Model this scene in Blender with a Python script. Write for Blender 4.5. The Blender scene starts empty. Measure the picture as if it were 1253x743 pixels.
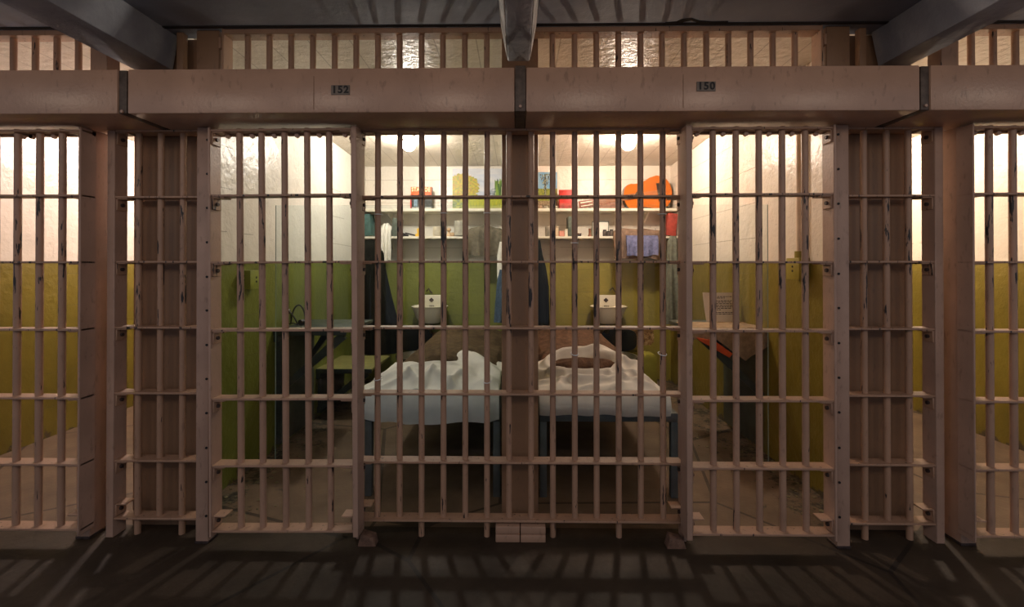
import bpy, bmesh, math, random
from mathutils import Vector, Matrix, noise as mnoise

random.seed(7)
S = bpy.context.scene
COL = S.collection
R = math.radians
PI = math.pi

# ------------------------------------------------------------------ camera
F = 557.0
EYE = 1.13
YAW = R(0.72)
PITCH = R(0.29)
SHIFT_PX = 52.3
cam_d = bpy.data.cameras.new('camera')
cam_d.sensor_width = 36.0
cam_d.lens = F / 1253.0 * 36.0
cam_d.shift_y = -SHIFT_PX / 1253.0
cam_d.clip_start = 0.05
cam = bpy.data.objects.new('camera', cam_d)
cam.location = (0, 0, EYE)
cam.rotation_euler = (R(90) + PITCH, 0, YAW)
COL.objects.link(cam)
S.camera = cam


def W(px, py, d):
    """the world point that stands on the vertical plane y = d and is seen at pixel px, py"""
    xc = (px - 626.5) / F
    yc = (371.5 - SHIFT_PX - py) / F
    cp, sp = math.cos(PITCH), math.sin(PITCH)
    x, y, z = xc, cp - yc * sp, sp + yc * cp
    cy, sy = math.cos(YAW), math.sin(YAW)
    x, y = x * cy - y * sy, x * sy + y * cy
    t = d / y
    return Vector((x * t, d, EYE + z * t))


def wx(px, d, py=330):
    return W(px, py, d).x


def wz(py, d, px=630):
    return W(px, py, d).z


# ------------------------------------------------------------------ helpers
def tag(o, label=None, cat=None, group=None, kind=None):
    if label: o['label'] = label
    if cat: o['category'] = cat
    if group: o['group'] = group
    if kind: o['kind'] = kind
    return o


def thing(name, label, cat, loc=(0, 0, 0), group=None):
    o = bpy.data.objects.new(name, None)
    o.empty_display_size = 0.1
    COL.objects.link(o)
    o.location = loc
    return tag(o, label, cat, group)


class MB:
    def __init__(self):
        self.bm = bmesh.new()

    def box(self, x0, x1, y0, y1, z0, z1, b=0.0, seg=2, rot=None):
        x0, x1 = min(x0, x1), max(x0, x1)
        y0, y1 = min(y0, y1), max(y0, y1)
        z0, z1 = min(z0, z1), max(z0, z1)
        t = bmesh.new()
        bmesh.ops.create_cube(t, size=1.0)
        bmesh.ops.scale(t, vec=(x1 - x0, y1 - y0, z1 - z0), verts=t.verts)
        if b > 0:
            bmesh.ops.bevel(t, geom=list(t.edges), offset=min(b, .49 * min(x1 - x0, y1 - y0, z1 - z0)), segments=seg, affect='EDGES', profile=.5)
        if rot is not None:
            bmesh.ops.rotate(t, verts=t.verts, cent=(0, 0, 0), matrix=rot)
        bmesh.ops.translate(t, verts=t.verts, vec=((x0 + x1) / 2, (y0 + y1) / 2, (z0 + z1) / 2))
        self.merge(t)
        return self

    def merge(self, t):
        me = bpy.data.meshes.new('tmp')
        t.to_mesh(me)
        t.free()
        self.bm.from_mesh(me)
        bpy.data.meshes.remove(me)

    def cyl(self, p0, p1, r, n=14, r2=None, cap=True):
        p0, p1 = Vector(p0), Vector(p1)
        d = p1 - p0
        t = bmesh.new()
        bmesh.ops.create_cone(t, cap_ends=cap, cap_tris=False, segments=n, radius1=r, radius2=r if r2 is None else r2, depth=d.length)
        q = d.to_track_quat('Z', 'Y').to_matrix().to_4x4()
        bmesh.ops.transform(t, verts=t.verts, matrix=Matrix.Translation((p0 + p1) / 2) @ q)
        self.merge(t)
        return self

    def sphere(self, c, r, sc=(1, 1, 1), u=20, v=12):
        t = bmesh.new()
        bmesh.ops.create_uvsphere(t, u_segments=u, v_segments=v, radius=r)
        bmesh.ops.scale(t, vec=sc, verts=t.verts)
        bmesh.ops.translate(t, verts=t.verts, vec=c)
        self.merge(t)
        return self

    def tube(self, pts, r, n=10, closed=False):
        pts = [Vector(p) for p in pts]
        k = len(pts)
        rings = []
        for i, p in enumerate(pts):
            if closed:
                d = pts[(i + 1) % k] - pts[i - 1]
            else:
                d = pts[min(i + 1, k - 1)] - pts[max(i - 1, 0)]
            q = d.to_track_quat('Z', 'Y')
            rings.append([self.bm.verts.new(p + q @ Vector((r * math.cos(2 * PI * j / n), r * math.sin(2 * PI * j / n), 0))) for j in range(n)])
        m = k if closed else k - 1
        for i in range(m):
            a, b = rings[i], rings[(i + 1) % k]
            for j in range(n):
                self.bm.faces.new((a[j], a[(j + 1) % n], b[(j + 1) % n], b[j]))
        if not closed:
            self.bm.faces.new(rings[0][::-1])
            self.bm.faces.new(rings[-1])
        return self

    def lathe(self, prof, c, n=24):
        rings = []
        for r, z in prof:
            rings.append([self.bm.verts.new((c[0] + r * math.cos(2 * PI * j / n), c[1] + r * math.sin(2 * PI * j / n), c[2] + z)) for j in range(n)])
        for a, b in zip(rings, rings[1:]):
            for j in range(n):
                self.bm.faces.new((a[j], a[(j + 1) % n], b[(j + 1) % n], b[j]))
        self.bm.faces.new(rings[0][::-1])
        self.bm.faces.new(rings[-1])
        return self

    def prism(self, poly, y0, y1, b=0.0):
        """poly in x, z; extruded along y"""
        t = bmesh.new()
        a = [t.verts.new((x, y0, z)) for x, z in poly]
        f = t.faces.new(a)
        g = bmesh.ops.extrude_face_region(t, geom=[f])
        bmesh.ops.translate(t, verts=[v for v in g['geom'] if isinstance(v, bmesh.types.BMVert)], vec=(0, y1 - y0, 0))
        if b > 0:
            bmesh.ops.bevel(t, geom=[e for e in t.edges], offset=b, segments=2, affect='EDGES', profile=.5)
        self.merge(t)
        return self

    def prism_x(self, poly, x0, x1):
        """poly in y, z; extruded along x"""
        t = bmesh.new()
        a = [t.verts.new((x0, y, z)) for y, z in poly]
        f = t.faces.new(a)
        g = bmesh.ops.extrude_face_region(t, geom=[f])
        bmesh.ops.translate(t, verts=[v for v in g['geom'] if isinstance(v, bmesh.types.BMVert)], vec=(x1 - x0, 0, 0))
        self.merge(t)
        return self

    def loft(self, rings, cap=True):
        rr = [[self.bm.verts.new(p) for p in ring] for ring in rings]
        n = len(rr[0])
        for a, b in zip(rr, rr[1:]):
            for j in range(n):
                self.bm.faces.new((a[j], a[(j + 1) % n], b[(j + 1) % n], b[j]))
        if cap:
            self.bm.faces.new(rr[0][::-1])
            self.bm.faces.new(rr[-1])
        return self

    def grid_shell(self, top, thick):
        """top[i][j] points; a closed cloth-like shell of the given thickness below them"""
        bm = self.bm
        ni, nj = len(top), len(top[0])
        a = [[bm.verts.new(p) for p in row] for row in top]
        b = [[bm.verts.new(Vector(p) - Vector((0, 0, thick))) for p in row] for row in top]
        for i in range(ni - 1):
            for j in range(nj - 1):
                bm.faces.new((a[i][j], a[i + 1][j], a[i + 1][j + 1], a[i][j + 1]))
                bm.faces.new((b[i][j], b[i][j + 1], b[i + 1][j + 1], b[i + 1][j]))
        for i in range(ni - 1):
            bm.faces.new((a[i][0], b[i][0], b[i + 1][0], a[i + 1][0]))
            bm.faces.new((a[i][-1], a[i + 1][-1], b[i + 1][-1], b[i][-1]))
        for j in range(nj - 1):
            bm.faces.new((a[0][j], a[0][j + 1], b[0][j + 1], b[0][j]))
            bm.faces.new((a[-1][j], b[-1][j], b[-1][j + 1], a[-1][j + 1]))
        return self

    def build(self, name, mat, parent=None, ang=38, flat=False):
        bmesh.ops.recalc_face_normals(self.bm, faces=self.bm.faces)
        me = bpy.data.meshes.new(name)
        if parent is not None:
            off = Vector(parent['_w']) if '_w' in parent else Vector(parent.location)
            bmesh.ops.translate(self.bm, verts=self.bm.verts, vec=-off)
        self.bm.to_mesh(me)
        self.bm.free()
        if not flat:
            me.polygons.foreach_set('use_smooth', [True] * len(me.polygons))
            me.set_sharp_from_angle(angle=R(ang))
        me.materials.append(mat)
        o = bpy.data.objects.new(name, me)
        COL.objects.link(o)
        if parent is not None:
            o.parent = parent
        return o


def part(name, mb, mat, parent, ang=38, label=None):
    """a mesh under a thing (parent unrotated, its own parents included in the offset)"""
    off = Vector((0, 0, 0))
    p = parent
    while p is not None:
        off += Vector(p.location)
        p = p.parent
    bmesh.ops.translate(mb.bm, verts=mb.bm.verts, vec=-off)
    o = mb.build(name, mat, None, ang)
    o.parent = parent
    if label: o['label'] = label
    return o


def solo(name, mb, mat, label, cat, group=None, ang=38):
    """a thing that is one mesh, its origin at its base"""
    vs = [v.co for v in mb.bm.verts]
    c = Vector(((min(v.x for v in vs) + max(v.x for v in vs)) / 2, (min(v.y for v in vs) + max(v.y for v in vs)) / 2, min(v.z for v in vs)))
    bmesh.ops.translate(mb.bm, verts=mb.bm.verts, vec=-c)
    o = mb.build(name, mat, None, ang)
    o.location = c
    return tag(o, label, cat, group)


def struct(name, mb, mat, ang=38):
    o = mb.build(name, mat, None, ang)
    o['kind'] = 'structure'
    return o


def n2(x, y, z=0, s=1.0):
    return mnoise.noise(Vector((x * s, y * s, z * s)))


# ------------------------------------------------------------------ materials
class NT:
    def __init__(self, name):
        self.m = bpy.data.materials.new(name)
        self.m.use_nodes = True
        self.t = self.m.node_tree
        self.b = self.t.nodes['Principled BSDF']
        self.out = self.t.nodes['Material Output']

    def n(self, kind, **kw):
        nd = self.t.nodes.new(kind)
        for k, v in kw.items():
            if hasattr(nd, k):
                setattr(nd, k, v)
            else:
                nd.inputs[k].default_value = v
        return nd

    def l(self, a, b):
        self.t.links.new(a, b)

    def pos(self, sc=(1, 1, 1)):
        g = self.n('ShaderNodeNewGeometry')
        mp = self.n('ShaderNodeMapping')
        mp.inputs['Scale'].default_value = sc
        self.l(g.outputs['Position'], mp.inputs['Vector'])
        return mp.outputs['Vector']

    def noise(self, vec, scale, detail=4, rough=.55):
        nd = self.n('ShaderNodeTexNoise')
        nd.inputs['Scale'].default_value = scale
        nd.inputs['Detail'].default_value = detail
        nd.inputs['Roughness'].default_value = rough
        self.l(vec, nd.inputs['Vector'])
        return nd.outputs['Fac']

    def ramp(self, fac, stops):
        r = self.n('ShaderNodeValToRGB')
        els = r.color_ramp.elements
        while len(els) < len(stops):
            els.new(.5)
        for e, (p, c) in zip(els, stops):
            e.position = p
            e.color = (c[0], c[1], c[2], 1) if not isinstance(c, (int, float)) else (c, c, c, 1)
        self.l(fac, r.inputs['Fac'])
        return r.outputs['Color']

    def mix(self, fac, a, b):
        m = self.n('ShaderNodeMix')
        m.data_type = 'RGBA'
        for sock, v in ((m.inputs[0], fac), (m.inputs[6], a), (m.inputs[7], b)):
            if hasattr(v, 'is_linked') or hasattr(v, 'links'):
                self.l(v, sock)
            elif isinstance(v, (int, float)):
                sock.default_value = v
            else:
                sock.default_value = (v[0], v[1], v[2], 1)
        return m.outputs[2]

    def math(self, op, a, b=None, clamp=False):
        m = self.n('ShaderNodeMath')
        m.operation = op
        m.use_clamp = clamp
        for i, v in enumerate((a, b)):
            if v is None: continue
            if isinstance(v, (int, float)):
                m.inputs[i].default_value = v
            else:
                self.l(v, m.inputs[i])
        return m.outputs[0]

    def xyz(self):
        g = self.n('ShaderNodeNewGeometry')
        s = self.n('ShaderNodeSeparateXYZ')
        self.l(g.outputs['Position'], s.inputs[0])
        return s.outputs

    def bump(self, h, dist=.01, strength=.5):
        b = self.n('ShaderNodeBump')
        b.inputs['Distance'].default_value = dist
        b.inputs['Strength'].default_value = strength
        self.l(h, b.inputs['Height'])
        self.l(b.outputs['Normal'], self.b.inputs['Normal'])

    def base(self, c, rough=.5, metal=0.0, spec=.5):
        if isinstance(c, tuple):
            self.b.inputs['Base Color'].default_value = (*c, 1)
        else:
            self.l(c, self.b.inputs['Base Color'])
        if isinstance(rough, (int, float)):
            self.b.inputs['Roughness'].default_value = rough
        else:
            self.l(rough, self.b.inputs['Roughness'])
        self.b.inputs['Metallic'].default_value = metal
        self.b.inputs['Specular IOR Level'].default_value = spec
        return self.m


def flat(name, c, rough=.6, metal=0.0, var=.12, sc=14, bump=0.0, spec=.4):
    t = NT(name)
    f = t.noise(t.pos(), sc, 4)
    c2 = tuple(x * (1 - var) for x in c)
    c3 = tuple(min(1, x * (1 + var)) for x in c)
    m = t.base(t.ramp(f, [(.3, c2), (.7, c3)]), rough, metal, .08 if rough >= .84 else spec)
    if bump:
        t.bump(t.noise(t.pos(), sc * 3, 3), bump, .6)
    return m


def paint_metal(name, c, chips=True, rough=.42):
    t = NT(name)
    f = t.noise(t.pos(), 5, 5)
    col = t.ramp(f, [(.25, tuple(x * .82 for x in c)), (.75, tuple(min(1, x * 1.14) for x in c))])
    g = t.noise(t.pos((1, 1, .35)), 60, 3)
    col = t.mix(t.ramp(g, [(.60, 0.0), (.72, .35)]), col, (.12, .07, .05))
    if chips:
        zz = t.xyz()[2]
        band = t.math('MULTIPLY', t.math('MULTIPLY', t.math('SUBTRACT', zz, .78), 6, True), t.math('MULTIPLY', t.math('SUBTRACT', 1.52, zz), 6, True))
        ch = t.noise(t.pos((70, 70, 9)), 1.0, 3, .6)
        thr = t.math('SUBTRACT', t.math('ADD', ch, t.math('MULTIPLY', band, .08)), .665)
        k = t.math('MULTIPLY', thr, 40, True)
        col = t.mix(k, col, (.018, .013, .012))
    m = t.base(col, rough, 0, .5)
    t.bump(t.noise(t.pos(), 90, 4), .0015, .5)
    return m


BAR = paint_metal('bar_paint', (.40, .24, .155))
DOORP = paint_metal('door_paint', (.40, .245, .165))
HEAD = paint_metal('header_paint', (.47, .295, .205), chips=False, rough=.28)
POST = paint_metal('post_paint', (.44, .285, .21), chips=False, rough=.45)
PLATE = paint_metal('plate_paint', (.27, .155, .088), chips=False, rough=.5)
STRAP = flat('strap_dark_iron', (.10, .075, .06), .5, .3, .35, 40, .001)
BOLT = flat('bolt_iron', (.07, .05, .045), .45, .5, .3, 60)
HOLE = flat('dark_rivet', (.015, .012, .012), .6, 0, .2, 60)


def wall_mat(name, low, up, rust=None):
    t = NT(name)
    zz = t.xyz()[2]
    f = t.noise(t.pos(), 2.2, 6)
    lowc = t.ramp(f, [(.28, tuple(x * .78 for x in low)), (.72, tuple(x * 1.16 for x in low))])
    upc = t.ramp(f, [(.25, tuple(x * .92 for x in up)), (.7, up)])
    edge = t.math('ADD', zz, t.math('MULTIPLY', t.noise(t.pos(), 18, 3), .016))
    k = t.math('GREATER_THAN', edge, PAINT_Z + .008)
    col = t.mix(k, lowc, upc)
    # form-board joints: long thin lines along the walls
    s = t.math('FRACT', t.math('MULTIPLY', t.math('ADD', zz, t.math('MULTIPLY', t.noise(t.pos(), .9, 2), .05)), 4.6))
    ln = t.math('LESS_THAN', s, .016)
    brk = t.math('GREATER_THAN', t.noise(t.pos((1, 1, .2)), 1.6, 2), .52)
    ln = t.math('MULTIPLY', ln, brk)
    col = t.mix(t.math('MULTIPLY', ln, .55), col, (.12, .10, .05))
    # scuffs and flaked spots
    sp = t.ramp(t.noise(t.pos(), 26, 5, .7), [(.66, 0.0), (.70, .5)])
    col = t.mix(sp, col, (.16, .14, .09))
    # flaking paint near the floor
    foot = t.math('SUBTRACT', t.math('ADD', t.noise(t.pos(), 9, 5, .65), t.math('MULTIPLY', t.math('SUBTRACT', .10, zz), 2.2)), .70)
    col = t.mix(t.math('MULTIPLY', foot, 20, True), col, (.07, .055, .04))
    if rust:
        x0, x1, z0, z1 = rust
        o = t.xyz()
        inx = t.math('MULTIPLY', t.math('MULTIPLY', t.math('SUBTRACT', o[0], x0), 14, True), t.math('MULTIPLY', t.math('SUBTRACT', x1, o[0]), 14, True))
        inz = t.math('MULTIPLY', t.math('MULTIPLY', t.math('SUBTRACT', o[2], z0), 14, True), t.math('MULTIPLY', t.math('SUBTRACT', z1, o[2]), 14, True))
        rn = t.noise(t.pos(), 34, 6, .7)
        rc = t.ramp(rn, [(.35, (.06, .03, .012)), (.5, (.32, .17, .07)), (.66, (.62, .45, .26))])
        kk = t.math('MULTIPLY', t.math('SUBTRACT', t.math('ADD', t.math('MULTIPLY', inx, inz), t.math('MULTIPLY', rn, .8)), .9), 8, True)
        col = t.mix(kk, col, rc)
    m = t.base(col, .34, 0, .45)
    h = t.math('ADD', t.noise(t.pos(), 7, 6, .6), t.math('MULTIPLY', ln, -.25))
    t.bump(h, .022, .55)
    return m


PAINT_Z = EYE + .006
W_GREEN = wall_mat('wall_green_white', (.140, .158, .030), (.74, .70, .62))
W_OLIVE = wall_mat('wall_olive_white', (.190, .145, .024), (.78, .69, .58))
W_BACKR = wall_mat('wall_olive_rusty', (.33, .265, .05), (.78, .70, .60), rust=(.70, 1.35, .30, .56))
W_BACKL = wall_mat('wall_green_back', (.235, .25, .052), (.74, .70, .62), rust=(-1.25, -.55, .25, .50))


def ceil_cell():
    t = NT('cell_ceiling_plaster')
    f = t.noise(t.pos(), 3, 6)
    col = t.ramp(f, [(.3, (.50, .45, .37)), (.7, (.64, .58, .49))])
    x = t.xyz()[0]
    s = t.math('FRACT', t.math('MULTIPLY', x, 5.2))
    ln = t.math('LESS_THAN', s, .03)
    col = t.mix(t.math('MULTIPLY', ln, .6), col, (.25, .21, .16))
    m = t.base(col, .33, 0, .45)
    t.bump(t.noise(t.pos(), 22, 5, .6), .012, .6)
    return m


CEILC = ceil_cell()


def concrete(name, a, b, rough0, rough1, bump=.006, sc=3.0, spec=.5):
    t = NT(name)
    f = t.noise(t.pos(), sc, 7, .62)
    col = t.ramp(f, [(.28, a), (.72, b)])
    st = t.ramp(t.noise(t.pos(), 1.3, 4), [(.42, 0.0), (.62, .5)])
    col = t.mix(st, col, tuple(x * .45 for x in a))
    rr = t.ramp(t.noise(t.pos(), 4.5, 4), [(.3, rough0), (.7, rough1)])
    m = t.base(col, rr, 0, spec)
    t.bump(t.noise(t.pos(), 30, 5, .6), bump, .35)
    return m


def floor_mat():
    t = NT('worn_concrete_floor')
    o = t.xyz()
    f = t.noise(t.pos(), 3.2, 7, .62)
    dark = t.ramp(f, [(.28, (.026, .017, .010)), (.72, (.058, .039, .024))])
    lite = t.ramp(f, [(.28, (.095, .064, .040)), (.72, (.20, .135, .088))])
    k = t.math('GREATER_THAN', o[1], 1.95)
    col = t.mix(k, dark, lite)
    # grit and flakes gathered along the cell walls
    ax = t.math('ABSOLUTE', o[0])
    near = t.math('MULTIPLY', t.math('SUBTRACT', .42, t.math('ABSOLUTE', t.math('SUBTRACT', ax, 1.47))), 3.2, True)
    gr = t.math('SUBTRACT', t.math('ADD', t.noise(t.pos(), 9, 8, .72), t.math('MULTIPLY', near, .17)), .64)
    col = t.mix(t.math('MULTIPLY', t.math('MULTIPLY', gr, 14, True), k), col, t.ramp(t.noise(t.pos(), 40, 3), [(.45, (.022, .019, .013)), (.72, (.16, .135, .09))]))
    # cracks
    v = t.n('ShaderNodeTexVoronoi')
    v.feature = 'DISTANCE_TO_EDGE'
    v.inputs['Scale'].default_value = .8
    dv = t.n('ShaderNodeMapping')
    t.l(t.pos(), dv.inputs['Vector'])
    t.l(dv.outputs['Vector'], v.inputs['Vector'])
    ck = t.math('LESS_THAN', v.outputs['Distance'], .006)
    col = t.mix(t.math('MULTIPLY', ck, .7), col, (.012, .009, .007))
    rr = t.ramp(t.noise(t.pos(), 4.0, 4), [(.3, .50), (.7, .72)])
    m = t.base(col, rr, 0, .3)
    t.bump(t.noise(t.pos(), 26, 5, .6), .006, .4)
    return m


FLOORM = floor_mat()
SLABM = concrete('gallery_concrete', (.30, .335, .43), (.45, .50, .60), .6, .85, .006, 2.4)
BEAMM = concrete('beam_concrete', (.27, .28, .32), (.46, .47, .51), .55, .85, .012, 6)
PALEW = flat('pale_beam_side', (.66, .63, .58), .6, 0, .35, 20, .004)
CABLE = flat('tie_plastic', (.75, .75, .73), .35)

# ------------------------------------------------------------------ planes
D_FIX, D_DOOR = 1.89, 1.81
HY0, HY1 = 1.655, 1.945            # header front and back
Y_PLATE = 1.957
Y_WALL = 1.972
XW = 1.47                          # inner face of the cell side walls
Y_BACK = 4.40
SLAB_Z = 2.10
CZ0, CZ1 = 2.15, 2.065             # cell ceiling at front, back
RAIL_PY = [638.5, 567, 483.2, 402, 320.5, 240.3, 158.5]
RAIL_Z = [wz(p, 1.862) for p in RAIL_PY]
HB = wz(137, HY0)
HT = wz(82, HY0)


def ceil_z(y):
    return CZ0 + (CZ1 - CZ0) * (y - 1.95) / (Y_BACK - 1.95)


# ------------------------------------------------------------------ room shell
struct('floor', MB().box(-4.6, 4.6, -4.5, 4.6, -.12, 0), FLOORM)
XO = 3.04                          # outer walls of the neighbouring cells
mb = MB()
mb.prism_x([(1.95, CZ0), (Y_BACK + .1, CZ1), (Y_BACK + .1, CZ1 + .12), (1.95, CZ0 + .12)], -XO - .16, XO + .16)
struct('ceiling_cells', mb, CEILC)
struct('ceiling', MB().box(-4.6, 4.6, .95, 1.95, SLAB_Z, SLAB_Z + .17, .008), SLABM)
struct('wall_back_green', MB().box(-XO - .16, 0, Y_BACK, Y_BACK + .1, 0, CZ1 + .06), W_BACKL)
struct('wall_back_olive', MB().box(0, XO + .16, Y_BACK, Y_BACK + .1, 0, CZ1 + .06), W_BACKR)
CT = [(Y_WALL, 0), (Y_BACK, 0), (Y_BACK, CZ1), (Y_WALL, ceil_z(Y_WALL))]
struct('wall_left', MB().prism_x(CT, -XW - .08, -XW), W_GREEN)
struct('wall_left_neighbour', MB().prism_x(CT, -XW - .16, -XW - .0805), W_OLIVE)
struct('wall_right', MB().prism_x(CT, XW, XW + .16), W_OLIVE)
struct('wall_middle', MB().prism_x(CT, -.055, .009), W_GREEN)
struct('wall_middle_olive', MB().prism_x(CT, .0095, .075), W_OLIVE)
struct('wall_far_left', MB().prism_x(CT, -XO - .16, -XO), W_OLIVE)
struct('wall_far_right', MB().prism_x(CT, XO, XO + .16), W_OLIVE)

# concrete gallery beams
def beam(xb0, xb1, xt0, xt1, label, ybk=1.93, zb=None, sides=None):
    m = MB()
    zb = zb or 1.955
    m.bm.free(); m.bm = bmesh.new()
    pts = [(xb0, zb), (xb1, zb), (xt1, SLAB_Z), (xt0, SLAB_Z)]
    m.prism(pts, .97, ybk, b=.006)
    o = m.build('ceiling_beam', BEAMM)
    if sides is not None:
        for a, b, e in ((xb0, xt0, -1), (xb1, xt1, 1)):
            w = MB()
            w.prism([(a + e * .0005, zb + .004), (a + e * .004, zb + .004), (b + e * .004, SLAB_Z - .002), (b + e * .0005, SLAB_Z - .002)], .98, ybk - .03)
            sides.append(w)
    c = Vector(((xb0 + xb1) / 2, ybk, zb))
    o.data.transform(Matrix.Translation(-c))
    o.location = c
    for w in sides or ():
        part('pale_side', w, PALEW, o, label='pale side of the beam')  # thin pale skin along each sloping side of the beam
    return tag(o, label, 'beam', 'concrete beams under the gallery')


zbm = 1.955
hb = zbm - EYE
beam(-hb * 1.985, -hb * 1.79, -hb * 1.96, -hb * 1.76, 'chipped concrete ceiling beam over the far left cell post', zb=zbm)
beam(-hb * .049, hb * .058, -hb * .08, hb * .088, 'narrow concrete ceiling beam above the middle partition strap', ybk=1.86, zb=zbm, sides=[])
beam(hb * 1.835, hb * 1.985, hb * 1.80, hb * 1.965, 'pale concrete ceiling beam with a lit patch, by number 150', zb=zbm)

# dark open joint where the gallery slab meets the cell front, and a flake of slab skin coming off
struct('trim_1', MB().box(-2.75, 2.75, 1.838, 1.852, SLAB_Z - .005, SLAB_Z), HOLE)
pk = []
for i, (px, py) in enumerate(((814, 27), (828, 26), (834, 23), (846, 21.5), (856, 25), (872, 26), (891, 25.5), (890, 28), (876, 29.5), (858, 28), (846, 24), (836, 26), (829, 29), (815, 29))):
    q = W(px, py, 1.0)
    k = (SLAB_Z - EYE) / (q.z - EYE)
    pk.append((q.x * k, k))
m = MB()
m.loft([[(x, y, SLAB_Z - .004) for x, y in pk], [(x, y, SLAB_Z) for x, y in pk]])
solo('slab_crack', m, HOLE, 'dark jagged crack in the gallery slab above number 150', 'crack')

# ------------------------------------------------------------------ grilles
def rail_box(mb, x0, x1, z, dc, dep=.058, th=.0085):
    mb.box(x0, x1, dc - dep / 2, dc + dep / 2, z - th / 2, z + th / 2, .0015, 1)


def gusset(parent, x, s, z, dc, mat):
    """small L bracket under a rail, screwed to the stile; s = direction away from the stile"""
    m = MB()
    m.box(x, x + s * .006, dc - .026, dc + .026, z - .055, z - .004, .002, 1)
    m.box(x, x + s * .048, dc - .026, dc + .026, z - .0095, z - .0045, .0015, 1)
    o = part('bracket', m, mat, parent)
    k = MB()
    k.cyl((x + s * .004, dc - .004, z - .032), (x + s * .014, dc - .004, z - .032), .0075, 8)
    part('bolt', k, BOLT, o)


def grille(name, label, group, x0, x1, bars, dc, mat, zs, stiles, zbot, ztop, feet=(), cat='bars'):
    root = thing(name, label, cat, ((x0 + x1) / 2, dc, 0), group)
    for bx in bars:
        part('bar', MB().cyl((bx, dc, .0 if bx in feet else zbot), (bx, dc, ztop), .0122, 14), mat, root)
    for z in zs:
        m = MB()
        rail_box(m, x0, x1, z, dc)
        part('rail', m, mat, root)
    part('lintel', MB().box(x0, x1, dc + .012, dc + .034, wz(163.5, dc + .012), ztop, .002, 1), mat, root)
    for sx, w, s, zb in stiles:
        m = MB()
        m.box(sx, sx + w, dc - .032, dc + .032, zb, ztop, .002, 1)
        part('stile', m, POST, root)
        edge = sx + w if s > 0 else sx
        for z in zs:
            gusset(root, edge, s, z if z > .1 else z + .064, dc, mat)
    return root


FB = [462.4, 489.4, 516.1, 542.9, 569.5, 596.0, 622.9, 649.8, 676.4, 703.2, 729.8, 756.9, 783.7, 811.0]
fbx = [wx(p, D_FIX) for p in FB]
gx0, gx1 = wx(436.5, D_FIX - .03), wx(839.5, D_FIX - .03)
TOPZ = HB - .001
grille('bar_grille', 'fixed grille of vertical bars in front of both beds and the middle post', None, gx0, gx1, fbx, D_FIX, BAR,
       RAIL_Z, [(gx0, .012, 1, 0), (gx1 - .012, .012, -1, 0)], .075, TOPZ, feet=[fbx[5], fbx[8], fbx[11], fbx[2]])

# doors
DZ = [RAIL_Z[0] - .001] + [wz(p, 1.782) for p in (572.5, 490, 405, 321, 238.2, 157.5)]


def door(name, label, xl, xr, bars, lw, rw, lean=0.0, sl=True, sr=True):
    root = thing(name, label, 'door', ((xl + xr) / 2, D_DOOR, DZ[0] - .02), 'sliding barred cell doors')
    zt = HB - .012
    for bx in bars:
        part('bar', MB().cyl((bx, D_DOOR, DZ[0]), (bx, D_DOOR, zt), .0125, 14), DOORP, root)
    for z in DZ:
        m = MB(); rail_box(m, xl, xr, z, D_DOOR)
        part('rail', m, DOORP, root)
    for on, sx, w, s in ((sl, xl, lw, 1), (sr, xr - rw, rw, -1)):
        if not on: continue
        part('stile', MB().box(sx, sx + w, D_DOOR - .034, D_DOOR + .034, DZ[0] - .02, zt, .002, 1), POST, root)
        edge = sx + w if s > 0 else sx
        for z in DZ:
            gusset(root, edge, s, z if z > .1 else z + .064, D_DOOR, DOORP)
    # hanger strip along the top with its bolts
    m = MB().box(xl, xr, D_DOOR + .014, D_DOOR + .034, wz(164.5, D_DOOR + .014), zt, .002, 1)
    hs = part('hanger_strip', m, PLATE, root)
    for bx0, bx1 in zip([xl] + list(bars), list(bars) + [xr]):
        k = MB().cyl(((bx0 + bx1) / 2, D_DOOR + .004, DZ[-1] - .014), ((bx0 + bx1) / 2, D_DOOR + .016, DZ[-1] - .014), .009, 8)
        part('bolt', k, POST, hs)
    root.rotation_euler = (0, lean, 0)
    return root


lx0, lx1 = wx(256.5, 1.776), wx(439, 1.776)
door('cell_door', 'barred cell door under number 152, in front of the green wall', lx0, lx1,
     [wx(p, D_DOOR) for p in (296.4, 323.2, 351.2, 379.0, 405.8)], .010, .022, lean=-R(.40))
rx0, rx1 = wx(839.8, 1.776), wx(1024, 1.776)
door('cell_door', 'barred cell door under number 150, in front of the paper on the table', rx0, rx1,
     [wx(p, D_DOOR) for p in (872.3, 900.4, 928.6, 957.0, 985.2)], .024, .010)
fx1 = wx(98, 1.776)
door('cell_door', 'barred door of the far left cell, cut by the photo edge', fx1 - .62, fx1,
     [wx(p, D_DOOR) for p in (21.5, 48.6, 76.3)] + [wx(21.5, D_DOOR) - .09 * k for k in (1, 2, 3)], .012, .008, sl=True)
gx = wx(1191, 1.776)
door('cell_door', 'barred door of the far right cell, cut by the photo edge', gx, gx + .62,
     [wx(p, D_DOOR) for p in (1210.5, 1239.5)] + [wx(1239.5, D_DOOR) + .092 * k for k in (1, 2, 3)], .008, .012)

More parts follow.
